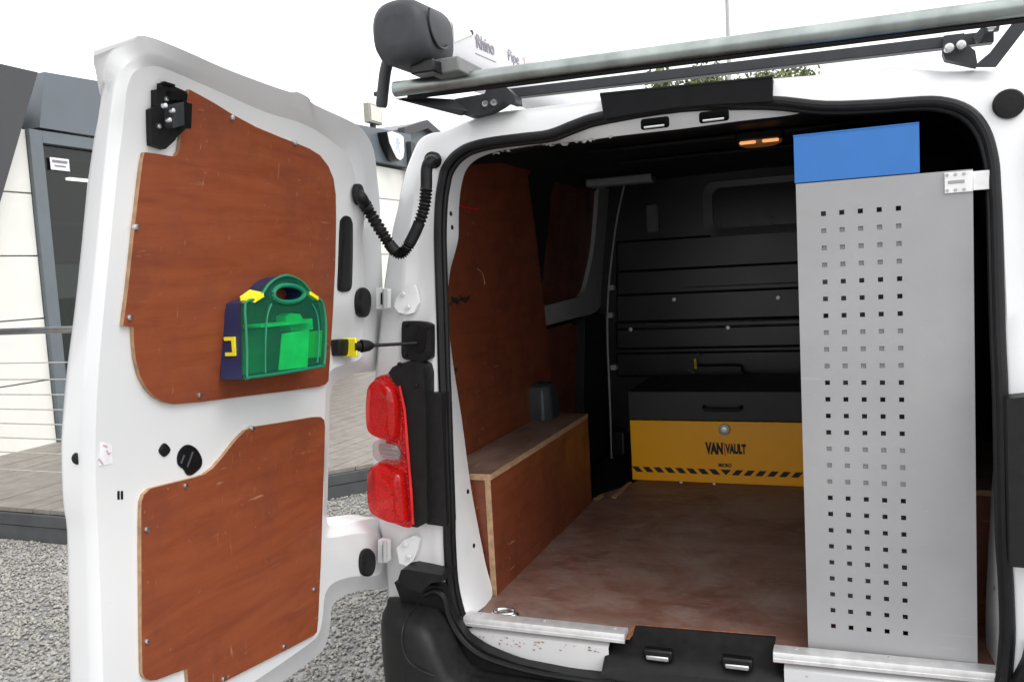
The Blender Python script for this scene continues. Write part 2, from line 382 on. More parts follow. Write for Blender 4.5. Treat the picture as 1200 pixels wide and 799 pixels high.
# ================================================================== SETTING: ground
g = MB(); G = 600
g.add([(-G,-G,0),(G,-G,0),(G,G,0),(-G,G,0)], [(0,1,2,3)])
gr = g.build('ground', GRAVEL, smooth=0); gr['kind'] = 'structure'
def make_gravel():
    rs = np.random.RandomState(3)
    ico = bmesh.new(); bmesh.ops.create_icosphere(ico, subdivisions=1, radius=1)
    bv = np.array([v.co[:] for v in ico.verts]); bf = np.array([[v.index for v in f.verts] for f in ico.faces]); ico.free()
    n = 46000
    x = rs.uniform(-5.2, -1.0, n*2); y = rs.uniform(-.9, 4.2, n*2)
    ok = (y < np.where(x < -3.95, 1.60, 1.60 + (x+3.95)*1.27)) & (x + .35*y < -.75)
    x, y = x[ok][:n], y[ok][:n]; n = len(x)
    s = rs.uniform(.0045, .0105, n)
    sc = np.stack([s*rs.uniform(.8, 1.4, n), s*rs.uniform(.8, 1.4, n), s*rs.uniform(.5, .9, n)], 1)
    a = rs.uniform(0, 6.28, n); ca, sa = np.cos(a), np.sin(a)
    V = bv[None]*sc[:, None] * rs.uniform(.8, 1.2, (n, len(bv), 1))
    tilt = rs.uniform(-.6, .6, n); V[..., 2] += V[..., 0]*tilt[:, None]
    X = V[..., 0]*ca[:, None] - V[..., 1]*sa[:, None] + x[:, None]; Y = V[..., 0]*sa[:, None] + V[..., 1]*ca[:, None] + y[:, None]
    Zz = V[..., 2] + (.003 + rs.uniform(0, .008, n))[:, None]
    P = np.stack([X, Y, Zz], 2).reshape(-1, 3); F = (bf[None] + (np.arange(n)*len(bv))[:, None, None]).reshape(-1, 3)
    me = bpy.data.meshes.new('gravel'); me.vertices.add(len(P)); me.vertices.foreach_set('co', P.ravel())
    me.loops.add(F.size); me.loops.foreach_set('vertex_index', F.ravel())
    me.polygons.add(len(F)); me.polygons.foreach_set('loop_start', np.arange(len(F))*3); me.polygons.foreach_set('loop_total', np.full(len(F), 3))
    me.update(); me.materials.append(STONE)
    o = bpy.data.objects.new('gravel', me); COL.objects.link(o); o['kind'] = 'stuff'
    o['label'] = 'loose grey gravel between the van and the deck'
make_gravel()

# ================================================================== SHOWROOM BUILDING (wall parallel to the van, x = -6.3)
WX = -6.3
bld = thing('showroom_building', 'white clad showroom with grey fascia and slanting black corner panel', 'building', (WX, 6, 0))
FB, FT = Z(2.42), Z(2.92)
core = MB(); core.box(-14, WX-.06, 3.46+6.3, 15.0, .0, Z(2.6)); core.box(-14, WX-.06, -3, 3.42, 0, Z(2.6)); core.box(-14, WX-2.6, 3.42, 9.76, 0, Z(2.6))
core.build('wall', OFFW, bld)
room = MB(); room.box(WX-2.55, WX-2.5, 3.42, 9.76, Z(-.38), Z(2.6)); room.box(WX-2.5, WX-.3, 3.42, 9.76, Z(-.4), Z(-.36)); room.box(WX-2.5, WX-.3, 3.42, 9.76, Z(2.44), Z(2.48))
room.build('room_lining', ROOM, bld)
# cladding panels with open joints: the stretch left of the window and the far stretch
zj = [Z(-.42), Z(.19), Z(.741), Z(1.294), Z(1.842), Z(2.40)]
for y0, y1 in ((-.6, 1.6), (1.612, 3.40)):
    for a, b in zip(zj, zj[1:]):
        box('cladding_panel', WX-.05, WX, y0, y1, a+.006, b-.006, OFFW, bld, bevel=.003)
for y0, y1 in ((8.3, 10.4), (10.412, 12.6)):
    for a, b in ((Z(-.42), Z(.5)), (Z(.5), Z(1.3)), (Z(1.3), Z(2.16)), (Z(2.16), Z(2.66))):
        box('cladding_panel', WX-.05, WX, y0, y1, a+.006, b-.006, OFFW, bld, bevel=.003)
# window band with slim grey frame
fr = MB()
fr.box(WX-.08, WX+.045, 3.405, 3.53, Z(-.42), FB-.02); fr.box(WX-.08, WX+.045, 3.53, 8.22, FB-.13, FB-.02)
fr.box(WX-.08, WX+.045, 8.22, 8.29, Z(-.42), FB-.02); fr.box(WX-.08, WX+.03, 5.8, 5.88, Z(-.42), FB-.13)
wf = fr.build('window_frame', FRAME, bld, bevel=.004)
gl = MB(); gl.box(WX-.03, WX-.02, 3.53, 5.8, Z(-.42), FB-.13); gl.build('pane', GLASS, wf)
gl = MB(); gl.box(WX-.03, WX-.02, 5.88, 8.22, Z(-.42), FB-.13); gl.build('pane', GLASS, wf)
inner = MB(); inner.box(WX-.10, WX-.055, 3.53, 3.60, Z(-.42), FB-.13); inner.box(WX-.10, WX-.055, 3.60, 5.8, FB-.24, FB-.13); inner.build('sash', plain('dark_sash', (.04, .043, .045), .5), wf)
# fascia panels: pale slate over the window, rising towards the far gable, dark slanting one at the near corner
p = MB(); p.prism([(WX+.06, 3.50, FB), (WX+.06, 8.6, FB), (WX+.06, 8.6, Z(3.17)), (WX+.06, 3.60, FT)], (-.30, 0, 0)); p.build('fascia_panel', FASCIA, bld, bevel=.004)
p = MB(); p.prism([(WX+.10, 8.615, Z(2.69)), (WX+.10, 10.35, Z(2.70)), (WX+.10, 10.35, Z(3.24)), (WX+.10, 8.615, Z(3.17))], (-.33, 0, 0)); p.build('fascia_panel', FASCIA, bld, bevel=.004)
p = MB(); fa = on(0, WX+.2, 44.5, 85); fb_ = on(0, WX+.2, 0, 238); fd = (fa-fb_)/(fa[2]-fb_[2]); fc_ = fa + fd*(-fa[2]+.02); p.prism([tuple(fa), tuple(fc_), (WX+.2, fc_[1]-.9, .02), (WX+.2, -1.5, Z(1.2)), (WX+.2, -1.5, fa[2]+.02)], (-.18, 0, 0)); p.build('slanted_corner_panel', FASCIAD, bld, bevel=.004)
p = MB(); p.prism([(WX-.1, 9.85, Z(3.22)), (WX-.1, 11.15, Z(3.57)), (WX-.1, 13.4, Z(2.95)), (WX-.1, 13.4, Z(2.70)), (WX-.1, 9.85, Z(2.70))], (-5, 0, 0)); p.build('gable', FASCIA, bld)
p = MB(); p.prism([(WX+.02, 10.3, Z(3.22)), (WX+.02, 11.15, Z(3.46)), (WX+.02, 13.4, Z(2.86)), (WX+.02, 13.4, Z(2.99)), (WX+.02, 11.15, Z(3.60)), (WX+.02, 10.3, Z(3.36))], (-.12, 0, 0)); p.build('verge_board', FASCIAD, bld)
box('rainwater_pipe', WX+.11, WX+.2, 10.16, 10.3, Z(2.2), Z(3.1), FASCIAD, bld, bevel=.01)
box('roof_deck', -14, WX-.36, -3, 9.7, Z(2.62), Z(2.72), FASCIA, bld, bevel=0)
ca = on(0, WX-1.0, 60, 310); cb2 = on(0, WX-1.0, 100, 310); box('reflection_block', WX-1.6, WX-1.0, ca[1], cb2[1]+1.2, Z(-.36), ca[2], plain('pale_reflection_block', (.42, .45, .48), .4), bld, bevel=.02)  # pale block added indoors in place of a reflection in the glass
for k_ in range(3): box('shelf', WX-2.49, WX-2.2, 4.4, 7.6, Z(.9+.45*k_), Z(.93+.45*k_), plain('dim_shelf', (.10, .11, .09), .5), bld)
# notice on the window
st = MB(); st.box(WX+.001, WX+.003, 3.62, 3.82, Z(2.07), Z(2.18)); so = st.build('window_sticker', plain('white_sticker', (.75, .75, .76), .5), bld)
st = MB(); st.box(WX+.0035, WX+.005, 3.64, 3.80, Z(2.135), Z(2.16)); st.box(WX+.0035, WX+.005, 3.66, 3.78, Z(2.10), Z(2.115)); st.build('printed_line', GREYINK, so)
# lit ceiling strip in the room
cl = thing('strip_light', 'lit white fluorescent strip seen through the showroom window', 'ceiling light', (WX-1.4, 5.4, Z(2.2)))
box('housing', WX-1.48, WX-1.32, 4.95, 6.4, Z(2.24), Z(2.28), GREYPAINT, cl); box('tube', WX-1.43, WX-1.37, 5.0, 6.35, Z(2.215), Z(2.238), TUBELIT, cl)
# shield emblem box sign
sg = thing('emblem_sign', 'white shield shaped emblem sign with a black edge on the far grey fascia', 'sign', (WX+.12, 9.5, Z(2.9)))
def shield(x, s=1.0, cy=9.52, cz=Z(2.95)):
    o = [(-.24,.17),(-.1,.2),(.14,.19),(.25,.16),(.25,-.05),(.2,-.17),(.1,-.22),(0,-.2),(-.1,-.1),(-.2,.02)]
    return [(x, cy+a*s, cz+b*s) for a, b in o]
p = MB(); p.prism(shield(WX+.105, 1.03), (.16, 0, 0)); p.build('sign_box', BLINT, sg)
p = MB(); p.prism(shield(WX+.268, .98), (.012, 0, 0)); pf = p.build('sign_face', plain('white_acrylic', (.86, .88, .9), .3, 0, .02), sg)
p = MB()
lion = [(-.04,.12),(.02,.14),(.07,.11),(.05,.07),(.1,.08),(.08,.03),(.04,.04),(.05,-.02),(.1,-.1),(.05,-.11),(.03,-.05),(0,-.03),(-.01,-.09),(-.05,-.04),(-.02,.02),(-.06,.05),(-.03,.08)]
p.prism([(WX+.281, 9.55+a, Z(2.94)+b) for a, b in lion], (.004, 0, 0)); p.build('printed_emblem', plain('pale_grey_print', (.5, .54, .58), .5), pf)
fl = thing('floodlight', 'small square floodlight on the roof edge above the shield sign', 'floodlight', (WX, 9.3, Z(3.25)))
box('lamp_body', WX-.02, WX+.08, 9.12, 9.5, Z(3.27), Z(3.56), plain('floodlight_body', (.3, .29, .25), .4), fl, bevel=.01)
box('lamp_glass', WX+.081, WX+.09, 9.16, 9.46, Z(3.30), Z(3.53), plain('floodlight_glass', (.62, .62, .55), .15), fl); box('bracket', WX-.01, WX+.04, 9.26, 9.36, Z(3.2), Z(3.268), BLACK, fl)

# ---- raised timber deck, corner towards the van
DZ = Z(-.38); CX, CY, SL = -3.95, 1.64, 1.27
dk = thing('timber_deck', 'weathered grey timber deck with dark board edge in front of the showroom', 'deck', (-5, 4, 0))
def edge_y(x): return CY if x <= CX else CY + (x-CX)*SL
x = -9.0; k = 0
while x < -2.2:
    x1 = x+.142
    ya, yb = edge_y(x)+.0, edge_y(x1)+.0
    if x > WX-.2 or True:
        ye = 12.0
        jit = rnd.uniform(-.0015, .0015)
        b = MB(); b.add([(x,ya,DZ-.025+jit),(x1,yb,DZ-.025+jit),(x1,ye,DZ-.025+jit),(x,ye,DZ-.025+jit),(x,ya,DZ+jit),(x1,yb,DZ+jit),(x1,ye,DZ+jit),(x,ye,DZ+jit)],
              [(0,3,2,1),(4,5,6,7),(0,1,5,4),(1,2,6,5),(2,3,7,6),(3,0,4,7)])
        if x > -9.1 and x1 > WX: b.build('plank', DECK, dk, smooth=0)
    x = x1+.007; k += 1
def fasc(z0, z1, out, name):
    b = MB(); d = Vector((SL, -1, 0)).normalized()*out
    b.box(-9, CX+.0, CY-out, CY-.002, z0, z1); b.build(name, DECKD, dk, smooth=0, bevel=.003)
    p0 = Vector((CX, CY, 0)); p1 = Vector((-2.2, edge_y(-2.2), 0))
    b = MB(); b.add([p0+Vector((0,0,z0)), p1+Vector((0,0,z0)), p1+d+Vector((0,0,z0)), p0+d+Vector((0,0,z0)), p0+Vector((0,0,z1)), p1+Vector((0,0,z1)), p1+d+Vector((0,0,z1)), p0+d+Vector((0,0,z1))],
                    [(0,3,2,1),(4,5,6,7),(0,1,5,4),(1,2,6,5),(2,3,7,6),(3,0,4,7)]); b.build(name, DECKD, dk, smooth=0, bevel=.003)
fasc(DZ-.10, DZ-.028, .03, 'edge_board'); fasc(.0, DZ-.104, .024, 'edge_board')
# ---- railing with handrail and wires
rl = thing('wire_railing', 'stainless handrail with eight horizontal wires along the deck edge', 'railing', (CX, CY, DZ))
RP = Vector((CX+.02, CY+.06, 0)); RQ = Vector((-2.35, edge_y(-2.35)+.1, 0))
for z in (.725,): tube('handrail', [(-9, CY+.05, Z(z)), (RP.x, RP.y, Z(z))], .021, RAILM, rl, 12)
tube('post', [(RP.x, RP.y, DZ), (RP.x, RP.y, Z(.64))], .022, RAILM, rl, 12); tube('post', [(-5.9, CY+.05, DZ), (-5.9, CY+.05, Z(.70))], .022, RAILM, rl, 12)
for z in (.533, .43, .335, .242, .150, .058, -.035, -.15):
    tube('wire', [(-9, CY+.05, Z(z)), (RP.x, RP.y, Z(z-.006))], .0042, CABLEM, rl, 6)

# ---- far trees and lamp column behind the van roof
def tree(x, y, h, r, lab, seed):
    rr = random.Random(seed); t = thing('tree', lab, 'tree', (x, y, 0), 'trees far behind the van')
    b = MB(); b.tube([(x,y,0),(x+.1,y,h*.35),(x+.05,y,h*.8)], [.22,.16,.05], 8)
    for k in range(9):
        a = rr.uniform(0, 6.28); z0 = h*rr.uniform(.3, .6); b.tube([(x+.07,y,z0),(x+math.cos(a)*r*.4,y+math.sin(a)*r*.4,z0+h*.12),(x+math.cos(a)*r*.75,y+math.sin(a)*r*.75,z0+h*.25)], [.08,.05,.02], 6)
    b.build('trunk', BARK, t)
    V, F = [], []
    for k in range(110):
        a = rr.uniform(0, 6.28); u = rr.uniform(0, 1)**.5; cz = h*rr.uniform(.34, .97); sh = math.sin(math.pi*min(1, (cz/h-.22)/.80))**.6
        c = Vector((x+math.cos(a)*u*r*sh, y+math.sin(a)*u*r*sh, cz)); cr = rr.uniform(.3, .75)
        for j in range(110):
            d = Vector((rr.gauss(0, 1), rr.gauss(0, 1), rr.gauss(0, .8))).normalized()*cr*rr.uniform(.4, 1)
            q = c+d; s = rr.uniform(.05, .12); e1 = Vector((rr.gauss(0,1), rr.gauss(0,1), rr.gauss(0,1))).normalized(); e2 = e1.orthogonal().normalized()
            i = len(V); V += [q-e1*s, q+e2*s*.5, q+e1*s, q-e2*s*.5]; F.append((i, i+1, i+2, i+3))
    mesh_obj('crown', V, F, LEAF, t, smooth=0)
tree(-7.6, 27, 7.35, 3.1, 'yellow green tree above the left half of the black roof strip', 1)
tree(-4.2, 25, 7.75, 2.8, 'taller green tree crown behind the roof rack beside the lamp column', 2)
tree(-1.8, 26.5, 7.5, 2.2, 'round green tree crown at the right end of the tree row', 3)
lp = thing('lamp_post', 'thin grey lamp column standing far behind the van roof', 'lamp post', tuple(on(1, 22, 853, 35)[:2]) + (0,))
lx = lp.location.x
tube('column', [(lx, 22, 0), (lx, 22, 11.0)], [.075, .045], GREYPAINT, lp, 10); tube('lamp_arm', [(lx, 22, 10.9), (lx-.9, 22, 11.15)], .035, GREYPAINT, lp, 8); box('lamp_head', lx-1.5, lx-.9, 21.85, 22.15, 11.1, 11.24, GREYPAINT, lp)

# ================================================================== THE VAN
van = thing('panel_van', 'white panel van with its left rear door open and plywood lined load bay', 'van', (0, 1.6, 0))
PAIRS = [((470,790),(600,770)),((456,720),(548,742)),((455,690),(531,700)),((450,640),(526,645)),((442,600),(525,600)),((437,540),(523,540)),((437,480),(521,480)),
 ((441,430),(519,430)),((448,360),(517,360)),((455,310),(515,300)),((462,268),(514.5,265)),((468,244),(516,233)),((472.5,215),(519,213)),((477,195),(522,200)),
 ((485,174),(530,187)),((492,162.5),(539,179)),((504,156),(550,173)),((521,153),(568,168)),((545,142),(590,164.5)),((575,132),(615,161.5)),((613,127),(645,157.5)),
 ((650,123),(675,146)),((703,117),(705,137)),((800,104),(797,122)),((905,92),(900,119)),((960,87),(967,125)),((1020,82),(1033,123)),((1050,77),(1060,121)),
 ((1110,82),(1100,120)),((1165,80),(1133,130)),((1215,90),(1153,153)),((1240,110),(1163,187)),((1255,150),(1165.5,220)),((1268,200),(1167,250)),((1290,300),(1169,330)),
 ((1310,397),(1171,397)),((1320,467),(1174,467)),((1325,625),(1177,625)),((1325,695),(1181,695)),((1320,765),(1181,765)),((1305,850),(1165,815)),((1150,890),(1080,822)),
 ((900,860),(900,806)),((700,835),(705,790)),((560,812),(645,781))]
OUT = [on_body(*a, .035) for a, b in PAIRS]; SEAL = [on_body(*b, .0) for a, b in PAIRS]
OUT[0] = (OUT[0][0], OUT[0][1], OUT[0][2])
Ko = catmull(OUT, 4, True); Ks = catmull(SEAL, 4, True)
def lerp(A, B, t, dy=0): return [a.lerp(b, t) + Vector((0, dy, 0)) for a, b in zip(A, B)]
rear = MB()
def crown(L, h): return [v + Vector((0, 0, h*min(1, max(0, (v.z-Z(1.05))/.15)))) for v in L]
def wide(L): return [Vector((math.copysign(max(abs(v.x), .94-.9*max(0, v.z-Z(1.18))), v.x) if abs(v.x) > .6 else v.x, v.y, v.z)) for v in L]
def stepped(t, dy, dt):
    out = []
    for a, b in zip(Ko, Ks):
        k = min(1, max(0, (Z(1.24)-a.z)/.10)); v = a.lerp(b, t); v.y += dy*k + dt*(1-k); out.append(v)
    return out
rear.loft([wide(crown(lerp(Ko, Ks, 0, 3.3), .07)), wide(crown(lerp(Ko, Ks, 0, .7), .07)), crown(lerp(Ko, Ks, 0, .35), .055), lerp(Ko, Ks, 0, .08), lerp(Ko, Ks, 0, .02), stepped(.05, -.018, -.006), stepped(.14, -.034, -.016), stepped(.40, -.036, -.018), stepped(.50, -.034, -.018),
           stepped(.58, -.018, -.017), stepped(.80, -.013, -.015), stepped(.93, -.012, -.012), lerp(Ko, Ks, 1.0, .004), lerp(Ko, Ks, 1.0, .03)], True)
rear.build('body_shell', WHITE, van, smooth=50)
# simple front end closing the shell
fe = MB(); fe.box(-.86, .86, 3.25, 3.33, Z(-.25), Z(1.28)); fe.build('front_bulkhead', WHITE, van)
# door seal: fat rubber bulb with a lip
Kc = [v + Vector((0, -.006, 0)) for v in Ks]
seal = MB(); seal.tube(Kc + [Kc[0]], .0115, 10, cap=False)
so_ = seal.build('door_seal', RUB, van)
lipc = [Vector((v.x*.987, v.y+.012, Z(.6)+(v.z-Z(.6))*.985)) for v in Ks]
lip = MB(); lip.tube(lipc + [lipc[0]], .008, 8, cap=False); lip.build('seal_lip', RUB, so_)

# white reveal between seal and lining
RV = [((548,742),(543,722)),((531,700),(560,716)),((528,660),(577,697)),((526,620),(569,660)),((525,580),(560,615)),((523,540),(551,565)),((521,480),(541,490)),((519,430),(531.5,430)),((517.5,380),(526,385)),((516.5,345),(524.5,350)),
      ((516,318),(527.5,318)),((515,300),(533,297)),((514.5,280),(537,280)),((514.5,265),(537.5,262)),((516,240),(538,240)),((519,213),(541,216)),((524,198),(547,198)),((535,183),(560,186)),((550,173),(580,178.5)),((568,168),(605,174)),((590,164.5),(630,170)),((615,161.5),(648,169)),
      ((645,157.5),(668,166.5)),((675,146),(690,164.5)),((705,137),(728,159)),((797,122),(800,151)),((850,119),(867,142)),((900,119),(920,136)),((950,123),(950,131)),((967,125),(985,129))]
rv = MB(); A = catmull([on_body(*a, .004) for a, b in RV], 4); B = []
for i, (a, b) in enumerate(RV):
    yb = .02 if i == 0 else .05 if i == 1 else .165 if i < 18 else .165-.05*min(1, (i-18)/6)
    B.append(on(1, yb, *b))
B = catmull(B, 4)
rv.loft([A, lerp(A, B, .5), B], False); rv.build('door_reveal', WHITE, van, smooth=45)
# right lower reveal
RR = [((1174,505),(1170,500)),((1175,560),(1163,560)),((1177,625),(1159,625)),((1179,660),(1157,665)),((1181,710),(1155,720)),((1181,765),(1156,765)),((1176,795),(1160,798)),((1165,815),(1150,812))]
A = catmull([on_body(*a, .004) for a, b in RR], 4); B = catmull([on(1, .16, *b) for a, b in RR[:-2]] + [on(1, .06, *RR[-2][1]), on(1, .02, *RR[-1][1])], 4)
rv = MB(); rv.loft([A, B], False); rv.build('door_reveal', WHITE, van)
# bolt holes in the reveal
for px, py in ((525,251),(526.5,267),(531,433),(545,575),(552,638),(1158,687)):
    q = on(1, .075, px, py); d = Vector(q); b = MB(); n = Vector((.9, -.4, 0)).normalized(); e = n.cross(Vector((0,0,1)))
    b.add([d+n*.012+e*math.cos(a)*.005+Vector((0,0,1))*math.sin(a)*.007 for a in [i*math.pi/4 for i in range(8)]], [tuple(range(8))]); b.build('bolt_hole', BLINT, van)
SLOTD = plain('slot_dark', (.003,.003,.003), .8, 0, .2, 30, 0, spec=.05)
# slots for the door catches in the header
for px, py in ((768,145),(837,137)):
    q = Vector(on(1, .055, px, py)); b = MB(); b.box(q.x-.034, q.x+.034, q.y-.012, q.y+.002, q.z-.013, q.z+.013); s = b.build('latch_slot', SLOTD, van, bevel=.006)
    tube('striker_loop', [(q.x-.024, q.y-.015, q.z-.009), (q.x+.024, q.y-.015, q.z-.009)], .0030, ZINC, s, 8)
# black strip on the roof edge
bs = [on_body(*p, -.030) for p in ((703,111),(905,91),(905,119),(850,121.5),(797,125),(750,132),(708,139))]
b = MB(); b.prism(bs, (0, .05, 0)); b.tube([Vector(bs[0])+Vector((0,0.004,.0)), Vector(bs[1])+Vector((0,0.004,.0))], .005, 8); b.build('roof_edge_trim', plain('matt_black_trim', (.008,.008,.009), .65, 0, .2, 30, .08, spec=.12), van, smooth=30)
# round rubber stop high on the right pillar
def disc(name, c, n, r, h, mat, parent, sx=1, sz=1, k=28, dome=.35):
    n = Vector(n).normalized(); a = n.cross(Vector((0, 0, 1))).normalized(); u = a.cross(n)
    c = Vector(c); L = []
    for rr, hh in ((1, -.004), (1, h*.6), (.9, h), (.45, h*(1+dome*.3))):
        L.append([c + n*hh + a*math.cos(2*math.pi*i/k)*r*rr*sx + u*math.sin(2*math.pi*i/k)*r*rr*sz for i in range(k)])
    b = MB(); b.loft(L, True, 0, False, True); return b.build(name, mat, parent)
disc('rubber_stop', on_body(1182,122,-.012), (0,-1,-.1), .030, .010, RUB, van)
# right pillar trim: lamp backing, bottom corner
b = MB(); q = aty(-.05, [(1180,467),(1240,462),(1240,668),(1184,664)]); b.prism(q, (0, .09, 0)); b.build('lamp_backing', BLACK, van, bevel=.006)

# ---- hinges on the pillar and doors stops
for zc, px in ((345+8, 0), (645, 1)):
    if px == 0: pts = [(462,349),(470,338),(481,329),(488,329),(492,343),(494,356),(486,372),(476,373),(467,372),(459,361)]
    else: pts = [(462,641),(474,628),(488,622),(495,628),(492,644),(486,660),(476,668),(466,664)]
    mx_, my_ = sum(p[0] for p in pts)/len(pts)-3, sum(p[1] for p in pts)/len(pts); pts = [(mx_+(p[0]-mx_)*.82, my_+(p[1]-my_)*.78) for p in pts]
    b = MB(); b.prism([on_body(*p, -.0365 + .016*min(1, max(0, (p[0]-474)/16))) for p in pts], (0, .012, 0)); b.build('hinge_plate', WHITE, van, bevel=.005, segs=3)
    for q_ in (((472,345),(478,360)) if px == 0 else ((475,638),(479,652))): disc('hinge_bolt', on_body(*q_, -.036), (0,-1,0), .006, .003, WHITE, van, k=6)
    base = (441,337,459,362) if px == 0 else (443,632,459,659)
    b = MB(); b.prism([on_body(*p, -.05) for p in ((base[0],base[1]),(base[2]-5,base[1]+2),(base[2]-5,base[3]),(base[0],base[3]))], (0, .02, 0)); hp = b.build('hinge_knuckle', WHITE, van, bevel=.003)
    b = MB(); b.prism([on_body(*p, -.058) for p in ((base[0]+5,base[1]+6),(base[2]-7,base[1]+7),(base[2]-7,base[3]-6),(base[0]+5,base[3]-5))], (0, .006, 0)); b.build('hinge_gap', BLINT, hp)
    c0 = on_body(base[2]-8, base[1]+2, -.058); c1 = on_body(base[2]-8, base[3]-1, -.058)
    tube('hinge_pin', [c0, c1], .006, GREYPAINT, hp, 10)

# ---- tail lamp (left) : lens bulges out of the body corner
def lens(name, outline, mat, parent, bulge, y0, inner=True, sc=.82):
    P = [Vector(on(1, y0, *p)) for p in outline]; P = catmull(P, 4, True); c = sum(P, Vector())/len(P)
    L = [[p + Vector((0, .10, 0)) for p in P], P, [c+(p-c)*.975 + Vector((0, -bulge*.5, 0)) for p in P], [c+(p-c)*.94 + Vector((0, -bulge*.78, 0)) for p in P], [c+(p-c)*.88 + Vector((0, -bulge*.9, 0)) for p in P], [c+(p-c)*.5 + Vector((0, -bulge, 0)) for p in P]]
    b = MB(); b.loft(L, True, 0, False, True); return b.build(name, mat, parent, smooth=60)
tl = MB(); tl.prism(catmull(aty(-.045, [(444,441),(452,440),(465,452),(471,470),(474,500),(478,560),(482,605),(483,616),(476,618),(460,612),(445,604),(440,590),(446,560),(452,540),(452,512),(446,500),(438,490),(434,460),(438,446)]), 3, True), (0, .10, 0))
tlo = tl.build('tail_lamp', facet_red('faceted_red_reflector', (.72, .012, .012), .4, 150.0), van, smooth=40)
lens('red_lens', [(436,449),(446,444),(458,450),(465,461),(468,480),(467,508),(461,515),(448,513),(436,506),(432.5,492),(432.5,468)], REDGLASS, tlo, .026, -.052)
lens('clear_lens', [(441,516),(455,517),(468,521),(471,532),(471,543),(457,543),(443,538),(439,528)], CLEARGLASS, tlo, .018, -.050)
lens('red_lens', [(437,546),(446,541),(460,548),(473,555),(476,575),(478,600),(478,611),(464,612),(446,605),(436,596),(433.5,572),(434,553)], REDGLASS, tlo, .026, -.052)
def inner_seg(pts, y, mat, name, par):
    P = catmull(aty(y, pts), 4, True); b = MB(); b.tube(P+[P[0]], .0014, 6, cap=False); return b.build(name, mat, par)
SEG = lens_mat('dark_red_reflector', (.55, .006, .008)); SEGL = lens_mat('bright_red_reflector', (.9, .05, .045))
CHROME = plain('chrome_reflector', (.50, .46, .45), .16, .85, .05, 20, 0); FR = facet_red('bright_red_facets', (1.0, .06, .05), .7, 90.0)
def seg(pts, name, mat, th=.008, y=-.0525):
    b = MB(); b.prism(catmull(aty(y, pts), 3, True), (0, th, 0)); return b.build(name, mat, tlo, bevel=.003)
seg([(444,520),(466,523),(468,538),(449,536)], 'lamp_reflector', CHROME, .006, -.051)
for y0_ in (524,529,534): tube('lens_rib', [on(1, -.053, 446, y0_-1), on(1, -.053, 466, y0_+2)], .0018, GREYPAINT, tlo, 6)
for cx_, cy_ in ((447,459),(453,459),(444,464),(450,464),(456,464),(447,469),(453,469),(459,470)): disc('reflector', on(1, -.051, cx_, cy_), (0,-1,0), .0062, .004, FR, tlo, k=8)
for y0_ in (479,486,493,500): tube('lens_rib', [on(1, -.054, 438, y0_), on(1, -.054, 464, y0_+2)], .0022, FR, tlo, 6)
seg([(442,562),(460,562),(466,576),(467,594),(450,592),(441,578)], 'lamp_reflector', FR, .006)
for cx_, cy_ in ((452,571),(459,585)): disc('reflector', on(1, -.060, cx_, cy_), (0,-1,0), .010, .006, FR, tlo, k=14)
tube('lens_edge', [on(1, -.058, *p_) for p_ in ((468,452),(474,480),(478,530),(482,580),(484,614))], .004, facet_red('smooth_red_edge', (.85, .02, .02), .2, 10.0), tlo, 8)
tb = MB(); tb.prism(aty(-.050, [(455,437),(460,430),(470,425.5),(486,425.5),(494,429),(497,440),(498,462),(499,480),(500,560),(501,612),(489,618),(483,617),(478,560),(474,500),(470,466),(464,450)]), (0, .085, 0))
tb.build('lamp_trim', BLACK, van, smooth=30, bevel=.006, segs=3)
tb = MB(); tb.prism(aty(-.030, [(496,466),(500,461),(517,460.5),(518.5,500),(521,560),(523,617),(500,614),(498,560)]), (0, .06, 0)); tb.build('lamp_trim', BUMP, van, smooth=30, bevel=.006, segs=3)
for px, py in ((468,427),(488,452)): disc('screw', aty(-.052, [(px,py)])[0], (0,-1,0), .006, .003, BLINT, van)

# ---- bumper
def bumper():
    loops = []
    for i in range(81):
        s = -1 + 2*i/80; x = s*.885; ax = abs(x)
        horn = 1/(1+math.exp(-(ax-.635)/.017))
        zt = Z(-.112) + horn*.165 - max(0, ax-.83)*.3
        wrap = max(0, ax-.735)/.15
        yo = -.150 - .03*math.cos(s*1.3) + .17*wrap**2.4
        yb = .012 if ax < .70 else .012
        xx = x if ax < .85 else math.copysign(.85+(ax-.85)*.7, x)
        yb = max(yb, yo+.06)
        zl = Z(-.112)+horn*.09
        loops.append([(xx,yb+.02,Z(-.42)),(xx,yb+.02,zt-.03),(xx,yb,zt-.006),(xx,yb*.7+yo*.3-.002,zt-.001),(xx,yb*.45+yo*.55,zt-.004),(xx,yo+.035,zt-.010),(xx,yo+.012,zt-.022),(xx,yo,zt-.05),(xx,yo-.004,zt-.12),(xx,yo+.006,Z(-.28)),(xx,yo+.03,Z(-.36)),(xx,yo+.05,Z(-.42))])
    b = MB(); b.loft(loops, True, 0, True, True); return b.build('bumper', BUMP, van, smooth=50)
bp = bumper()
from mathutils.bvhtree import BVHTree
bvh = BVHTree.FromPolygons([v.co for v in bp.data.vertices], [list(p.vertices) for p in bp.data.polygons])
def on_bumper(px, py, off=.001):
    d = Vector(ray(px, py)).normalized(); h = bvh.ray_cast(Vector(CAM), d)
    return tuple(h[0] - d*off) if h[0] else tuple(on(1, -.1, px, py))
crease = catmull([Vector(on_bumper(*p)) for p in [(500,702),(487,710),(478,722),(472,736),(471,752),(475,768),(485,780),(505,790),(540,800),(580,811)]], 5)
b = MB(); b.tube(crease, .004, 8); b.build('crease_bead', BUMP, bp)
b = MB(); b.prism(aty(-.07, [(466,680),(470,667),(478,667),(519,674),(520,681),(505,683),(493,694),(478,689)]), (0, .07, 0)); b.build('corner_pad', BLACK, bp, bevel=.004)
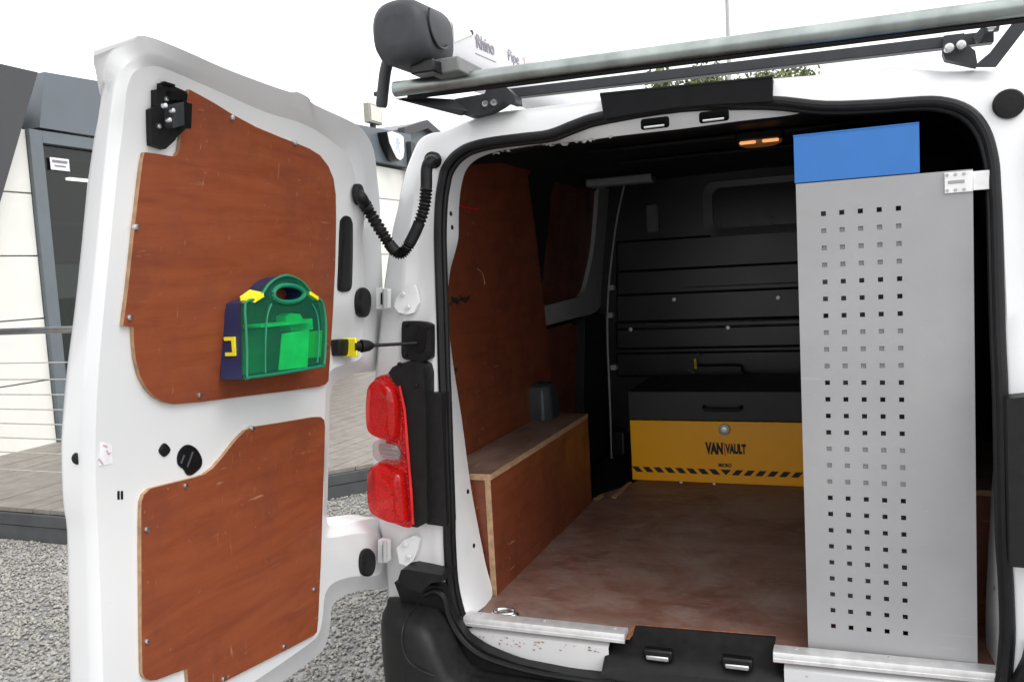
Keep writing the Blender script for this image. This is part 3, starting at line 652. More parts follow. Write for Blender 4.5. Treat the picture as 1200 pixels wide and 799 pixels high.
b = MB(); b.tube(catmull([Vector(p) for p in aty(-.05, [(498,697),(510,693),(520,700),(525,720),(536,742),(555,762),(585,776),(640,790),(720,801)])], 5), .008, 8); b.build('inner_bead', RUB, bp)
b = MB(); b.tube(catmull([Vector(p) for p in aty(-.03, [(512,690),(519,705),(526,725),(541,748),(562,764),(600,777),(650,788),(720,798)])], 5), .006, 8); b.build('inner_bead', RUB, bp)

b = MB(); b.prism([on_body(*p, -.042) for p in ((462,682),(519,687),(523.5,705),(532,725),(547,747),(572,764),(610,778),(660,789),(720,797.5),(800,806),(950,816),(950,880),(480,880),(476,720))], (0,.03,0)); b.build('bumper_return', BLACK, bp, smooth=30)
b = MB(); b.prism([(-v[0], v[1], v[2]) for v in [on_body(*p, -.042) for p in ((462,682),(519,687),(523.5,705),(532,725),(547,747),(572,764),(572,880),(480,880),(476,720))]], (0,.03,0)); b.build('bumper_return', BLACK, bp, smooth=30)
# ---- floor, sill
fl_pts = [(-.63,.03),(-.19,.03),(-.186,.085),(.16,.108),(.163,.0),(.6,.03),(.72,.03),(.72,2.2),(-.40,2.2),(-.50,1.53),(-.545,1.40),(-.615,1.26),(-.62,1.16),(-.70,1.15),(-.70,.17),(-.655,.10)]
b = MB(); b.prism([(x,y,Z(0)) for x, y in fl_pts], (0,0,-.018), 0, 1); b.build('plywood_floor', [PLYF, EDGER], van, smooth=0)
b = MB(); b.box(-.80, .80, .06, 3.2, Z(-.10), Z(-.03)); b.build('floor_pan', LINER, van)
sp = [(-.645,-.002),(-.645,.06),(-.60,.075)]
sill = MB(); n = 12; SX0, SX1 = -.70, -.235
def sill_x(i): return SX0 + (SX1-SX0)*i/n
def sill_rows(): sill.loft([[(sill_x(i),.09,Z(-.020)) for i in range(n+1)], [(sill_x(i),.008,Z(-.022)) for i in range(n+1)], [(sill_x(i),-.004,Z(-.03)) for i in range(n+1)], [(sill_x(i),-.003,Z(-.13)) for i in range(n+1)]], False)
sill_rows()
sill.build('painted_sill', WHITE, van)
sill = MB(); SX0, SX1 = .185, .70; sill_rows()
sill.build('painted_sill', WHITE, van)
# rust chips along the sill
cb = MB()
for k in range(46):
    x0 = rnd.uniform(-.60, -.24) if rnd.random() < .8 else rnd.uniform(.2, .6); z0 = Z(-.032) - abs(rnd.gauss(0, .012)); r0 = rnd.uniform(.0008, .0032)
    m_ = rnd.randint(5, 7); cb.add([(x0+math.cos(6.28*i/m_)*r0*rnd.uniform(.7,2.2), -.0056, z0+math.sin(6.28*i/m_)*r0*rnd.uniform(.4,1)) for i in range(m_)], [tuple(range(m_))])
cb.build('chipped_paint', plain('rusty_chip', (.40, .27, .2), .9, 0, .4, 200, 0), van)['kind'] = 'stuff'
def strip(x0, x1, slope):
    b = MB(); pr = [(.030,.002),(.030,.012),(.004,.013),(-.008,.011),(-.010,.004),(-.010,-.003),(-.012,-.004),(-.012,-.011),(-.008,-.012),(.0,-.003)]
    b.loft([[(x0,y,Z(z)) for y, z in pr], [(x1,y+slope,Z(z)) for y, z in pr]], True, 0, True, True); s = b.build('sill_strip', ALU, van, smooth=25)
    for f in (.1, .5, .93):
        x = x0+(x1-x0)*f; disc('screw', (x, .018+slope*f, Z(.012)), (0,0.01,1), .005, .002, GREYPAINT, s, k=10)
    return s
strip(-.632, -.192, .004); strip(.162, .66, .02)
# lashing ring in the floor corner
q = Vector(on(2, Z(.002), 592, 718))
dsh = MB(); L = [[q+Vector((math.cos(a)*r, math.sin(a)*r*.6, h)) for a in [i*2*math.pi/20 for i in range(20)]] for r, h in ((.040,0),(.036,.003),(.03,.001),(.012,-.003))]
dsh.loft(L, True, 0, False, True); lr = dsh.build('lashing_ring', ZINC, van)
tube('ring', [q+Vector((math.cos(a)*.028, math.sin(a)*.018, .005)) for a in [i*2*math.pi/20 for i in range(21)]], .0035, ZINC, lr, 6)
# black latch plate in the middle of the sill
lpb = MB(); prof = [(.105,-.002),(.06,-.028),(.022,-.040),(.004,-.052),(-.012,-.066),(-.02,-.10),(-.03,-.13),(.08,-.13)]
lpb.loft([[(-.245,y-.03,Z(z-.012)) for y, z in prof], [(-.225,y-.02,Z(z)) for y, z in prof], [(.155,y,Z(z)) for y, z in prof], [(.195,y-.01,Z(z-.012)) for y, z in prof]], True, 0, True, True)
lpo = lpb.build('latch_plate', BLACK, van, smooth=30, bevel=.003)
fb = MB(); fb.prism([(-.186,.084,Z(-.002)),(.16,.107,Z(-.002)),(.16,.107,Z(-.05)),(-.186,.084,Z(-.05))], (0,.004,0)); fb.build('notch_face', LINER, van)
for px, py in ((771,767),(864,777)):
    q = Vector(on(1, -.004, px, py)); s = MB(); s.box(q.x-.036, q.x+.036, q.y-.006, q.y+.02, q.z-.014, q.z+.014); so = s.build('striker_recess', BLINT, lpo, bevel=.005)
    box('striker', q.x-.028, q.x+.028, q.y-.012, q.y-.0065, q.z-.011, q.z+.001, ZINC, lpo, bevel=.003)

# ---- load bay lining
cz = Z(1.335)
def lining_profile(y, side):
    z0 = Z(-.05); P = []; cz = Z(1.335) - .07*max(0, min(1, 1-(y-.17)/.35))
    for z in np.linspace(z0, Z(1.16), 14): P.append((wall_x(z)-.012-(.11 if y > 1.16 else 0), z))
    xw = P[-1][0]; 
    for a in np.linspace(0, math.pi/2, 7)[1:]: P.append((xw+.13*(1-math.cos(a)), Z(1.16)+(cz-Z(1.16)-.0)*math.sin(a)))
    P.append((-.3, cz+.006)); P.append((0, cz+.01))
    L = [(x, y, z) for x, z in P]; R = [(-x, y, z) for x, z in P[::-1][1:]]
    return L + R
ln = MB()
def lp_at(y): return lining_profile(y, 0)
ln.loft([lp_at(y) for y in (.17, .6, 1.1, 1.159, 1.161, 1.7, 2.3)], False); ln.build('lining', LINER, van, smooth=40)
# dark band joining header panel to the ceiling
top = [on(1, .166-.05*min(1, k/6), *p) for k, p in enumerate([(580,178.5),(605,174),(630,170),(648,169),(668,166.5),(690,164.5),(728,159),(800,151),(867,142),(920,136),(950,131),(985,129)])]
top = catmull(top, 3); b = MB(); b.loft([[v + Vector((0, 0, .003)) for v in top], [Vector((v.x, v.y+.12, min(v.z+.01, Z(1.275)))) for v in top], [Vector((v.x, .6, cz+.003)) for v in top]], False); b.build('header_lining', LINER, van)
rt_ = catmull([on_body(*p, .006) for p in ((967,127),(1033,125),(1060,123),(1100,123),(1131,133),(1150,155),(1160,188),(1163,220),(1164.5,250),(1166,330),(1168,397),(1171,467),(1173,520))], 3)
b = MB(); b.loft([rt_, [Vector((v.x*1.06, .17, v.z+.02)) for v in rt_]], False); b.build('header_lining', LINER, van)
# flaked paint edge along the header
fk = MB()
for k in range(20):
    t = rnd.random(); i = int(t*(len(top)*.55)); v = top[i].lerp(top[i+1], rnd.random()); r0 = rnd.uniform(.0015, .0055)
    fk.add([v+Vector((math.cos(6.28*j/6)*r0*rnd.uniform(1,3), -.004-rnd.uniform(0,.004), math.sin(6.28*j/6)*r0*rnd.uniform(.4,1)+rnd.uniform(-.006,.002))) for j in range(6)], [tuple(range(6))])
fk.build('flaked_paint', GREYPAINT, van, smooth=0)['kind'] = 'stuff'

def sheet_wall(name, pts, fun, mat, thick=.012, edge=None, parent=van):
    """flat board following a leaning side wall"""
    P = [(p[1], p[2]) for p in pts]
    V, F = fill(P, .09, lambda y, z: (fun(z), y, z)); nv = len(V); b = MB(); b.add(V, F, 0)
    L = [Vector((fun(p[1]), p[0], p[1])) for p in P]; n = len(L)
    b.add(L + [q - Vector((thick, 0, 0)) for q in L], [(i, (i+1) % n, n+(i+1) % n, n+i) for i in range(n)], 1)
    return b.build(name, [mat, edge or EDGER], parent, smooth=30)
wp = [(0,y,z) for y, z in ((.15,Z(.0)),(.15,Z(.5)),(.16,Z(1.0)),(.165,Z(1.235)),(.30,Z(1.27)),(.9,Z(1.29)),*[tuple(on_wall(*p)[1:]) for p in ((618,206),(628,280),(638,364),(643,420),(646,470))],(1.09,Z(.345)),(1.15,Z(.34)),(1.15,Z(0)))]
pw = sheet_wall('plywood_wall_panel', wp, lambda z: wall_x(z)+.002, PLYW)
# sliding door: grey pressed frame round a plywood blank, plywood below
fro = [(717,222),(712,280),(708,336),(700,364),(672,373),(600,392)]; fri = [(702,218),(697,282),(690,322),(682,345),(664,352),(600,368)]
A = catmull([on_slide(*p, .025) for p in fro], 5); B = catmull([on_slide(*p, .022) for p in fri], 5)
b = MB(); b.loft([[v+Vector((-.03,0,0)) for v in A], A, lerp(A, B, .5), B, [v+Vector((-.05,.0,0)) for v in B]], False); b.build('sliding_door_frame', GREYPAINT, van, smooth=40)
sheet_wall('window_blank', [on_slide(*p, .0) for p in ((610,200),(706,200),(700,290),(690,330),(682,352),(664,362),(605,378))], lambda z: slide_x(z)+.002, ply_mat('dark_plywood', (.16, .04, .02), (.2, .055, .025), (.07, .02, .012), (.3, .15, .1), 'y'))
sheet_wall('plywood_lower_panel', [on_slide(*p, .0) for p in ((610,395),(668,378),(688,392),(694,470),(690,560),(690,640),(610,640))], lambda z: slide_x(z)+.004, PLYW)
b = MB(); b.prism([on_slide(*p, .045) for p in ((686,372),(718,366),(722,560),(715,590),(694,590),(690,520),(684,470))], (-.1, 0, 0)); b.build('slider_pillar_trim', LINER, van, bevel=.01)
ss = catmull([on(1, 2.02, *p) for p in ((738,196),(733,212),(724,252),(717,300),(712.5,350),(712,400),(714,450),(716,510),(718,575))], 4)
b = MB(); b.tube(ss, .0045, 8); b.build('slider_seal_strip', plain('pale_seal_strip', (.42, .43, .43), .4), van)
for px, py in ((717,337),(716,369),(720,430),(724,500)): box('striker_bracket', *(lambda q: (q[0]-.012, q[0]+.016, q[1]-.03, q[1]+.01, q[2]-.012, q[2]+.012))(on(1, 2.0, px, py)), GREYPAINT if py < 450 else BLINT, van)
# ceiling cross rail and smudged roof ribs
cr = [on(2, Z(1.315), *p) for p in ((657,203),(764,204))]
b = MB(); b.box(cr[0][0], cr[1][0], cr[0][1]+.35, cr[0][1]+.44, Z(1.282), Z(1.318)); b.build('roof_rail', plain('scuffed_grey_rail', (.33, .33, .335), .5), van, bevel=.008)
for yy in (.55, .95, 1.35): box('roof_rib', -.5, .5, yy, yy+.07, cz-.012, cz+.004, LINER, van, bevel=.006)
# interior lamp
q = Vector(on(2, Z(1.322), 891, 161)); lo = MB(); lo.box(q.x-.075, q.x+.075, q.y-.05, q.y+.05, Z(1.308), Z(1.34)); lamp = lo.build('roof_lamp', BLINT, van, bevel=.006)
ll = MB(); ring_ = lambda r, z_: [(q.x+math.cos(a)*.070*r, q.y-.012+math.sin(a)*.040*r, z_) for a in [i*2*math.pi/24 for i in range(24)]]
ll.loft([ring_(1, Z(1.309)), ring_(.96, Z(1.298)), ring_(.7, Z(1.291)), ring_(.3, Z(1.289))], True, 0, False, True)
ll.build('lamp_lens', emis('glowing_amber_lens', (.30, .12, .035), .10), lamp)
for dx in (-.036, .036):
    box('lamp_bulb', q.x+dx-.026, q.x+dx+.026, q.y-.058, q.y-.044, Z(1.297), Z(1.307), AMBER, lamp, bevel=.004)
# right side boards
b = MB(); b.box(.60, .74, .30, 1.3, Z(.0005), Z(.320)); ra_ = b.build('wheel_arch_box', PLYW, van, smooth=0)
b = MB(); b.box(.598, .75, .297, 1.3, Z(.3205), Z(.334)); tp2 = b.build('top_board', [PLYTOP, EDGE], ra_, smooth=0)
for f in tp2.data.polygons:
    if abs(f.normal.z) < .5: f.material_index = 1
# small offcuts of pale ply by the step
for pts in (((716,583),(737,565),(741,566),(722,584)),((695,585),(706,579),(708,582),(698,588))):
    b = MB(); b.prism(atz(Z(.002), pts), (0,0,.004)); b.build('floor_edge_strip', EDGE, van)

# ---- bulkhead with pressed ribs
BY = 2.22
b = MB(); b.box(-.935, .935, BY, BY+.03, Z(-.08), Z(1.36)); bk = b.build('bulkhead', BULK, van)
def rib(name, px0, py0, px1, py1, d, mat=BULK, bev=.016):
    a = on(1, BY, px0, py0); c = on(1, BY, px1, py1); bb = MB(); bb.box(a[0], c[0], BY-d, BY+.002, min(a[2], c[2]), max(a[2], c[2])); return bb.build(name, mat, bk, bevel=bev, segs=3)
rib('pressed_panel', 722, 283, 1010, 305, .020); rib('pressed_panel', 722, 317, 1010, 336, .028); rib('pressed_panel', 722, 345, 1010, 372, .018)
rib('pressed_panel', 722, 376, 1010, 380, .034); rib('pressed_panel', 722, 383, 1010, 405, .026); rib('pressed_panel', 722, 413, 1010, 440, .022)
satin = plain('paler_black_edge', (.10, .10, .105), .3, 0, .3, 30, .03)  # paler than the bulkhead, for thin lines along the ribs
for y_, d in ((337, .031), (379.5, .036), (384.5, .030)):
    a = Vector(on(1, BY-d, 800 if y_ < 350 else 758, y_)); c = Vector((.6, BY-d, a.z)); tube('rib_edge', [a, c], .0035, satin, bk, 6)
# blanked window recess
def rrect(x0, x1, z0, z1, r, y):
    L = []
    for cx_, cz_, a0 in ((x1-r,z1-r,0),(x0+r,z1-r,90),(x0+r,z0+r,180),(x1-r,z0+r,270)):
        for k in range(7): a = math.radians(a0+15*k); L.append(Vector((cx_+math.cos(a)*r, y, cz_+math.sin(a)*r)))
    return L
wfz = MB(); wo_ = rrect(-.30, .44, Z(1.035), Z(1.30), .06, BY-.020); wi_ = rrect(-.255, .395, Z(1.075), Z(1.27), .045, BY-.016); wfz.loft([[v+Vector((0,.022,0)) for v in wo_], wo_, lerp(wo_, wi_, .8), wi_, [v+Vector((0,.013,0)) for v in wi_]], True); wsu = wfz.build('window_surround', BULK, bk, smooth=40)
wfz = MB(); wfz.prism([v+Vector((0,.010,0)) for v in wi_], (0,.004,0)); wfz.build('window_panel', plain('dark_window_panel', (.003,.003,.0032), .25, 0, .2, 10, .02, spec=.3), wsu)
for px, py in ((790,351),(912,349),(739,386),(853,384)): disc('bolt', on(1, BY-.035, px, py), (0,-1,0), .0105, .005, ALU, bk, k=12)
hd = catmull([Vector(on(1, BY-.05, *p)) for p in ((818,427),(826,428),(866,428),(870,434),(878,438))], 3); b = MB(); b.tube(hd, .006, 8); b.build('hatch_handle', BLINT, bk)
q = on(1, BY-.055, 815, 425); b = MB(); b.box(q[0]-.007, q[0]+.007, q[1]-.006, q[1], q[2]-.028, q[2]+.022); yt = b.build('yellow_tag', YCLIP, bk, bevel=.003)
text('tag_lettering', 'OND', .017, (q[0], q[1]-.0068, q[2]-.002), (0, 0, -1), (1, 0, 0), INK, yt)
for px0, py0, px1, py1 in ((806,433,814,438),(817,413,822,417)):
    tube('tag_wire', [on(1, BY-.058, px0, py0), on(1, BY-.058, px1, py1)], .004, ZINC, yt, 6)
box('reflection_patch', *(lambda a, c: (a[0], c[0], BY-.012, BY+.001, c[2], a[2]))(on(1, BY, 757, 240), on(1, BY, 773, 272)), plain('grey_painted_reflection', (.15, .155, .165), .5), bk, bevel=.008)  # reflection on the bulkhead, painted as a paler grey patch
rib('pressed_panel', 720, 500, 742, 590, .10)

# ---- plywood box over the left wheel arch
bx, y1, y2, bh = -.611, .174, 1.145, .355
wb = MB(); wb.box(bx-.018, bx, y1, y2, Z(.0005), Z(bh-.0185)); 
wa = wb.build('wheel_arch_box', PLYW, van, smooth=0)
for f in wa.data.polygons:
    if abs(f.normal.y) > .9: f.material_index = 1
wa.data.materials.append(EDGE)
b = MB(); b.box(-.70, bx-.0185, y1+.003, y1+.018, Z(.0005), Z(bh-.0185)); b.build('end_board', PLYW, wa, smooth=0)
b = MB(); b.box(-.782, bx+.001, y1-.001, y2, Z(bh-.018), Z(bh)); tp = b.build('top_board', [PLYTOP, EDGE], wa, smooth=0)
for f in tp.data.polygons:
    if abs(f.normal.z) < .5: f.material_index = 1
# black plastic cap standing on it against the wall
q = Vector(on(2, Z(bh), 648, 489)); b = MB()
L = []
for zz, s in ((0,1),(.02,1),(.10,.92),(.125,.8),(.135,.6)):
    L.append([(q.x-.06+(.055*s+.02)*a, q.y+.07*s*c, Z(bh)+zz) for a, c in ((-1,-1),(.6,-1),(1,-.6),(1,.6),(.6,1),(-1,1))])
b.loft(L, True, 0, True, True); b.build('belt_anchor_cover', plain('grey_black_plastic', (.028, .032, .036), .4), van, bevel=.006)
# scribble and red mark on the ply wall
b = MB()
for ln_ in ([(528,357),(532,350),(536,356),(540,347),(546,354),(551,346)], [(529,348),(538,352),(551,347)], [(531,354),(535,349)]):
    b.tube(catmull([on_wall(*p, .006) for p in ln_], 3), .0022, 6)
b.build('pen_scribble', INK, pw)
b = MB(); b.tube([on_wall(*p, .008) for p in ((537,240),(545,243),(560,245))], .0028, 6); b.build('red_pen_mark', RED_INK, pw)
for ln_ in ([(560,315),(566,322),(568,333)],):
    b = MB(); b.tube(catmull([on_wall(*p, .005) for p in ln_], 3), .0014, 5); b.build('scratch', EDGE, pw)

# ================================================================== LEFT REAR DOOR (open)
D = [((108,945),(128,930),(150,905)),((87,850),(107,850),(122,850)),((85,799),(106,799),(121,799)),((82,700),(104,700),(118,700)),((80,625),(101,625),(115,625)),((75,590),(98,590),(113,590)),
 ((73,525),(97,520),(112,520)),((75,485),(98,480),(113,480)),((80,430),(101,430),(116,430)),((93,330),(110,340),(124,340)),((113,160),(125,180),(140,180)),((122.5,104),(131,125),(146,128)),((120.5,94),(137,96),(149,104)),
 ((125,64),(146,76),(156,86)),((150,50),(161,68),(168,80)),((169,42),(180,64),(186,78)),((215,59),(219,78),(221,92)),((260,79),(263,96),(264,111)),((310,98),(312,116),(312,132)),((340,108),(344,126),(346,142)),
 ((349,108),(354,130),(356,146)),((362,115),(365,136),(367,151)),((369,123),(374,141),(375,156)),((414,144),(405,160),(398,173)),((428,156),(416,171),(408,184)),((438,176),(425,190),(415,202)),((442,208),(429,219),(418,228)),((445,240),(432,245),(421,250)),
 ((447,300),(435,300),(425,300)),((450,380),(438,380),(428,380)),((449,423),(437,415),(428,407)),((443,434),(431,428),(421,421)),((420,437),(412,432),(403,427)),((402,442),(396,438),(389,433)),((391,451),(387.5,447),(384,443)),((387,465),(384,463),(381.5,461)),
 ((386,500),(383,500),(380.5,500)),((384,580),(382,580),(379.5,580)),((383.5,612),(381.5,618),(378.5,624)),((394,615),(391,621),(387,630)),((425,609),(423,616),(419,625)),((455,610),(450,618),(444,627)),((459,650),(453,652),(448,654)),((457,687),(451,680),(444,673)),
 ((425,691),(421,684),(415,675)),((400,699),(396,691),(392,682)),((389,712),(385,704),(381,696)),((387,732),(383,728),(378,724)),((381,757),(377,750),(373,743)),((368,771),(363,764),(359,756)),((329,800),(322,793),(316,786)),((260,853),(252,844),(245,834)),((180,910),(174,898),(180,880))]
def rise(px, py):
    return 0
def edge_off(i): return -.088 if i <= 12 else -.07 if i == 13 else -.02 if i == 14 else .004 if i == 15 else .018 if i <= 22 else .008 if i == 23 else -.012 if i == 24 else -.025 if i == 25 else -.035
def mid_off(i): return -.022 if i <= 12 else -.012 if i == 13 else .0 if i == 14 else .010 if i <= 22 else .004 if i == 23 else -.008 if i == 24 else -.016 if i == 25 else -.022
def door_relief(y, z): return (door_x(z) + .016*math.exp(-((y+.115)/.05)**2-((z-Z(1.10))/.055)**2) - .014*math.exp(-((y+.13)/.09)**4-((z-Z(.775))/.045)**4), y, z)
d0 = [on_door(*a, edge_off(i)) for i, (a, b_, c) in enumerate(D)]; d1 = [on_door(*b_, mid_off(i)) for i, (a, b_, c) in enumerate(D)]; d2 = [on_door(*c, 0) for a, b_, c in D]
K0, K1, K2 = catmull(d0, 3, True), catmull(d1, 3, True), [Vector(door_relief(v.y, v.z)) for v in catmull(d2, 3, True)]
cen_d = Vector((-.95, -.5, Z(.6)))
def inward(L, d, dx): return [Vector((-.10+door_x(v.z)+dx, v.y, v.z)) + Vector((0, cen_d.y-v.y, cen_d.z-v.z)).normalized()*d for v in L]
back = inward(K0, .008, 0); back2 = inward(K0, .02, -.008)
door = MB()
door.loft([back2, back, K0, lerp(K0, K1, .15), lerp(K0, K1, .85), lerp(K1, K2, .12), lerp(K1, K2, .85), K2], True)
V, F = fill([(v.y, v.z) for v in K2], .035, door_relief)
door.add(V, F); tri = geometry.tessellate_polygon([back2]); door.add(back2, tri)
# outer skin faces away from the camera
dr = door.build('rear_door', WHITE, van, smooth=40)
dr['label'] = 'open left rear door with two plywood panels'
def on_plate(name, pts, off, thick, mat, edge=None, bevel=0, k=0, parent=dr, **kw):
    P = [Vector(on_door(*p, off)) for p in pts]
    if k: P = catmull(P, k, True)
    b = MB(); V, F = fill([(p.y, p.z) for p in P], .08, lambda y, z: (door_x(z)+off, y, z)); b.add(V, F, 0)
    n = len(P); b.add(P + [p - Vector((thick, 0, 0)) for p in P], [(i, (i+1) % n, n+(i+1) % n, n+i) for i in range(n)], 1)
    return b.build(name, [mat, edge or mat], parent, smooth=30, bevel=bevel, **kw)
UP_ = [(222,105),(235,112),(252,121.5),(272,134),(300,149),(330,161.5),(346,167.5),(362,174),(375,182),(385,195),(391,210),(393.5,228),(394,260),(393,310),(390,370),(386,430),(385,446),(382,450),(374,453),(330,459),(280,465),(235,471),(205,473.5),(192,471),(181,464.5),(172,455),(164,440),(159,420),(157,400),(156.5,383),(144.5,381),(150,340),(158,265),(167,190),(169.5,178.5),(185,180.5),(202,183.5),(207,182),(210,177),(214,150)]
up = on_plate('plywood_panel', UP_, .009, .010, PLY, EDGE)
LOW = [(165.5,600),(166,588),(169,579),(176,572.5),(185,570),(226,560),(240,555.5),(250,548),(262,534),(276,516),(288,504),(298,500),(330,495),(368,488.5),(376,488.5),(380,492),(381,500),(380,540),(378,600),(376,660),(373,725),(371.5,740),(368,744),(330,764),(275,792),(222,820),(219.5,783),(200,790),(183,796.5),(176,797),(170,794),(167,788),(166,740)]
low = on_plate('plywood_panel', LOW, .009, .010, PLY, EDGE)
scr = None
for px, py, pa in ((272,138,up),(346,168,up),(159.5,266,up),(383,404,up),(234,463,up),(152,372,up),(217.5,569,low),(172,620,low),(172.5,751,low),(333,757,low),(368,690,low),(296,502,low),(262,795,low)):
    q = on_door(px, py, .010)
    if scr is None:
        scr = disc('screw', (0,0,0), (1,0,-.05), .0052, .003, ZINC, pa, k=10); scr.location = q
    else: copy_obj(scr, pa, q)
# latch in the cut-out
b = MB()
def plate(pts, off, th): return [Vector(on_door(*p, off)) for p in pts]
lt = on_plate('door_latch', [(183,105),(190,104),(190,97),(201,100),(219,108),(219,125),(217,152),(208,160),(205,165),(194,175),(178,170),(177,128),(183,125)], .012, .012, BLACK)
def bump_box(pts, o0, o1, mat, par, name, bev=.002):
    A = [Vector(on_door(*p, o0)) for p in pts]; b = MB(); b.prism(A, (o1-o0, 0, 0)); return b.build(name, mat, par, bevel=bev)
bump_box([(192,124),(206,121),(207,148),(193,152)], .012, .030, DGREY, lt, 'latch_pawl', .006); bump_box([(206,120),(218,123),(217,152),(207,152)], .012, .026, BLINT, lt, 'latch_cover', .004)
bump_box([(195,107),(215,111),(214,119),(195,118)], .012, .022, BLINT, lt, 'latch_lever', .003); bump_box([(188,96),(201,100),(201,103),(188,99)], .012, .02, BLINT, lt, 'latch_tab', .001)
for px, py in ((193,124),(198,141),(195,116),(186,148),(202,130)): disc('rivet', on_door(px, py, .031 if 190 < px < 206 and py > 120 else .013), (1,0,0), .0045, .003, ZINC, lt, k=10)
# rubber blanks and stops
def stop(pts, off, h, name, mat=RUB):
    P = catmull([Vector(on_door(*p, off)) for p in pts], 5, True); c = sum(P, Vector())/len(P)
    b = MB(); b.loft([[p-Vector((.02,0,0)) for p in P], [p+Vector((h*.7,0,0)) for p in P], [c+(p-c)*.9+Vector((h,0,0)) for p in P], [c+(p-c)*.5+Vector((h*1.1,0,0)) for p in P]], True, 0, False, True); return b.build(name, mat, dr)
stop([(404,253),(411,258),(412,275),(411.5,320),(410,338),(404,342),(397,341),(395,336),(396,310),(397.5,265),(399,257)], .0, .006, 'rubber_blank')
stop([(424,337),(431,343),(432,356),(430,368),(424,372),(417,367),(415,355),(417,342)], .0, .010, 'rubber_stop')
stop([(429,642),(436,648),(437.5,660),(435,671),(428.5,675),(422,671),(420,659),(422,647)], .0, .010, 'rubber_stop')
disc('rubber_plug', on_door(91, 537, -.040), (.8,-.6,0), .0095, .004, RUB, dr, sz=1.1)
stop([(192,519),(199,527),(192,535),(185.5,528)], .0, .003, 'rubber_plug')
rc = stop([(218,521),(229,525),(236,537),(235,547),(225,556),(219,556),(215,550),(208,543),(209,530)], .001, .002, 'handle_recess', BLINT)
for a, c in (((216,533),(212,543)),((226,529),(219.5,547))): tube('recess_rib', [on_door(*a, .005), on_door(*c, .005)], .0022, DGREY, rc, 6)
for px in (139.2, 143.2): 
    P = [(px-1.3,575),(px+1.2,575),(px+1.2,585),(px-1.3,585)]; on_plate('drain_slot', P, .001, .004, BLINT)
st = on_plate('faded_label', [(118,518),(131,521),(132,543),(116,546)], .0012, .001, plain('label_white', (.80, .80, .82), .5))
for l_ in ([(121,521),(126,523)],[(125,527),(128,532)],[(126,531),(130,530)],[(116,537),(121,544)]):
    tube('printed_line', [on_door(*p, .002) for p in l_], .0011, PINKINK, st, 5)
# check strap: base on door, rod, plate on pillar
cb_ = stop([(391,400),(394,398),(410,397),(412,402),(412,412),(410,416),(394,417),(391,413)], .0, .018, 'check_strap_base', BLACK)
q0 = Vector(on_door(414, 406, .03)); q1 = Vector(on_body(488, 402, -.04))
b = MB(); b.box(q0.x-.03, q0.x+.012, q0.y-.006, q0.y+.004, q0.z-.026, q0.z+.022); b.build('check_strap_clip', YCLIP, dr, bevel=.003)
b = MB(); b.tube([q0+Vector((0,0,0)), q0.lerp(q1, .10)], [.016,.013], 12); b.tube([q0.lerp(q1, .12), q0.lerp(q1, .24), q0.lerp(q1, .3)], [.017,.014,.008], 12); b.tube([q0.lerp(q1, .28), q1], .0045, 8); b.build('check_strap_rod', BLACK, dr)
b = MB(); b.prism(catmull([on_body(*p, -.032) for p in ((471,379),(476,376.5),(494,377),(504,380),(505.5,386),(505.5,415),(504,420),(495,423.5),(480,422),(471,418),(470.5,400))], 3, True), (0,.02,0)); cp = b.build('check_strap_plate', BLACK, van, bevel=.004)
b = MB(); b.prism(catmull([on_body(*p, -.038) for p in ((477,386),(488,382),(497,388),(498,402),(494,412),(482,412),(476,404))], 3, True), (0,.008,0)); b.build('plate_boss', BLINT, cp, bevel=.004)
for px, py in ((476,380),(501,384),(475,416),(501,416)): disc('rivet', on_body(px, py, -.036), (0,-1,0), .0055, .002, BLINT, cp, k=10)
# corrugated wiring conduit
cd = [Vector(on_door(419, 229, .004)), Vector(on_door(423, 231, .03)), Vector(on(1, -.13, 432, 247)), Vector(on(1, -.13, 448, 273)), Vector(on(1, -.12, 460, 291)), Vector(on(1, -.11, 468.5, 297)), Vector(on(1, -.10, 477, 290)), Vector(on(1, -.09, 489, 267)), Vector(on(1, -.08, 497, 243)), Vector(on(1, -.07, 499.5, 220)), Vector(on(1, -.065, 500, 199)), Vector(on(1, -.06, 503.5, 189.5)), Vector(on(1, -.02, 508, 188.5))]
cc = catmull(cd, 20); rr = []
for i, v in enumerate(cc):
    t = i/(len(cc)-1); rib_on = .13 < t < .30 or .36 < t < .52 or .60 < t < .74
    rr.append(.0138 + (.0028*math.sin(i*1.75) if rib_on else .001))
b = MB(); b.tube(cc, rr, 12); con = b.build('wiring_conduit', BLACK, van, smooth=60)
disc('conduit_grommet', on_door(418.5, 228, .012), (1,.1,0), .026, .012, BLACK, con, sx=.75); disc('conduit_grommet', on_body(508, 188, -.03), (0,-1,0), .022, .016, BLACK, con)

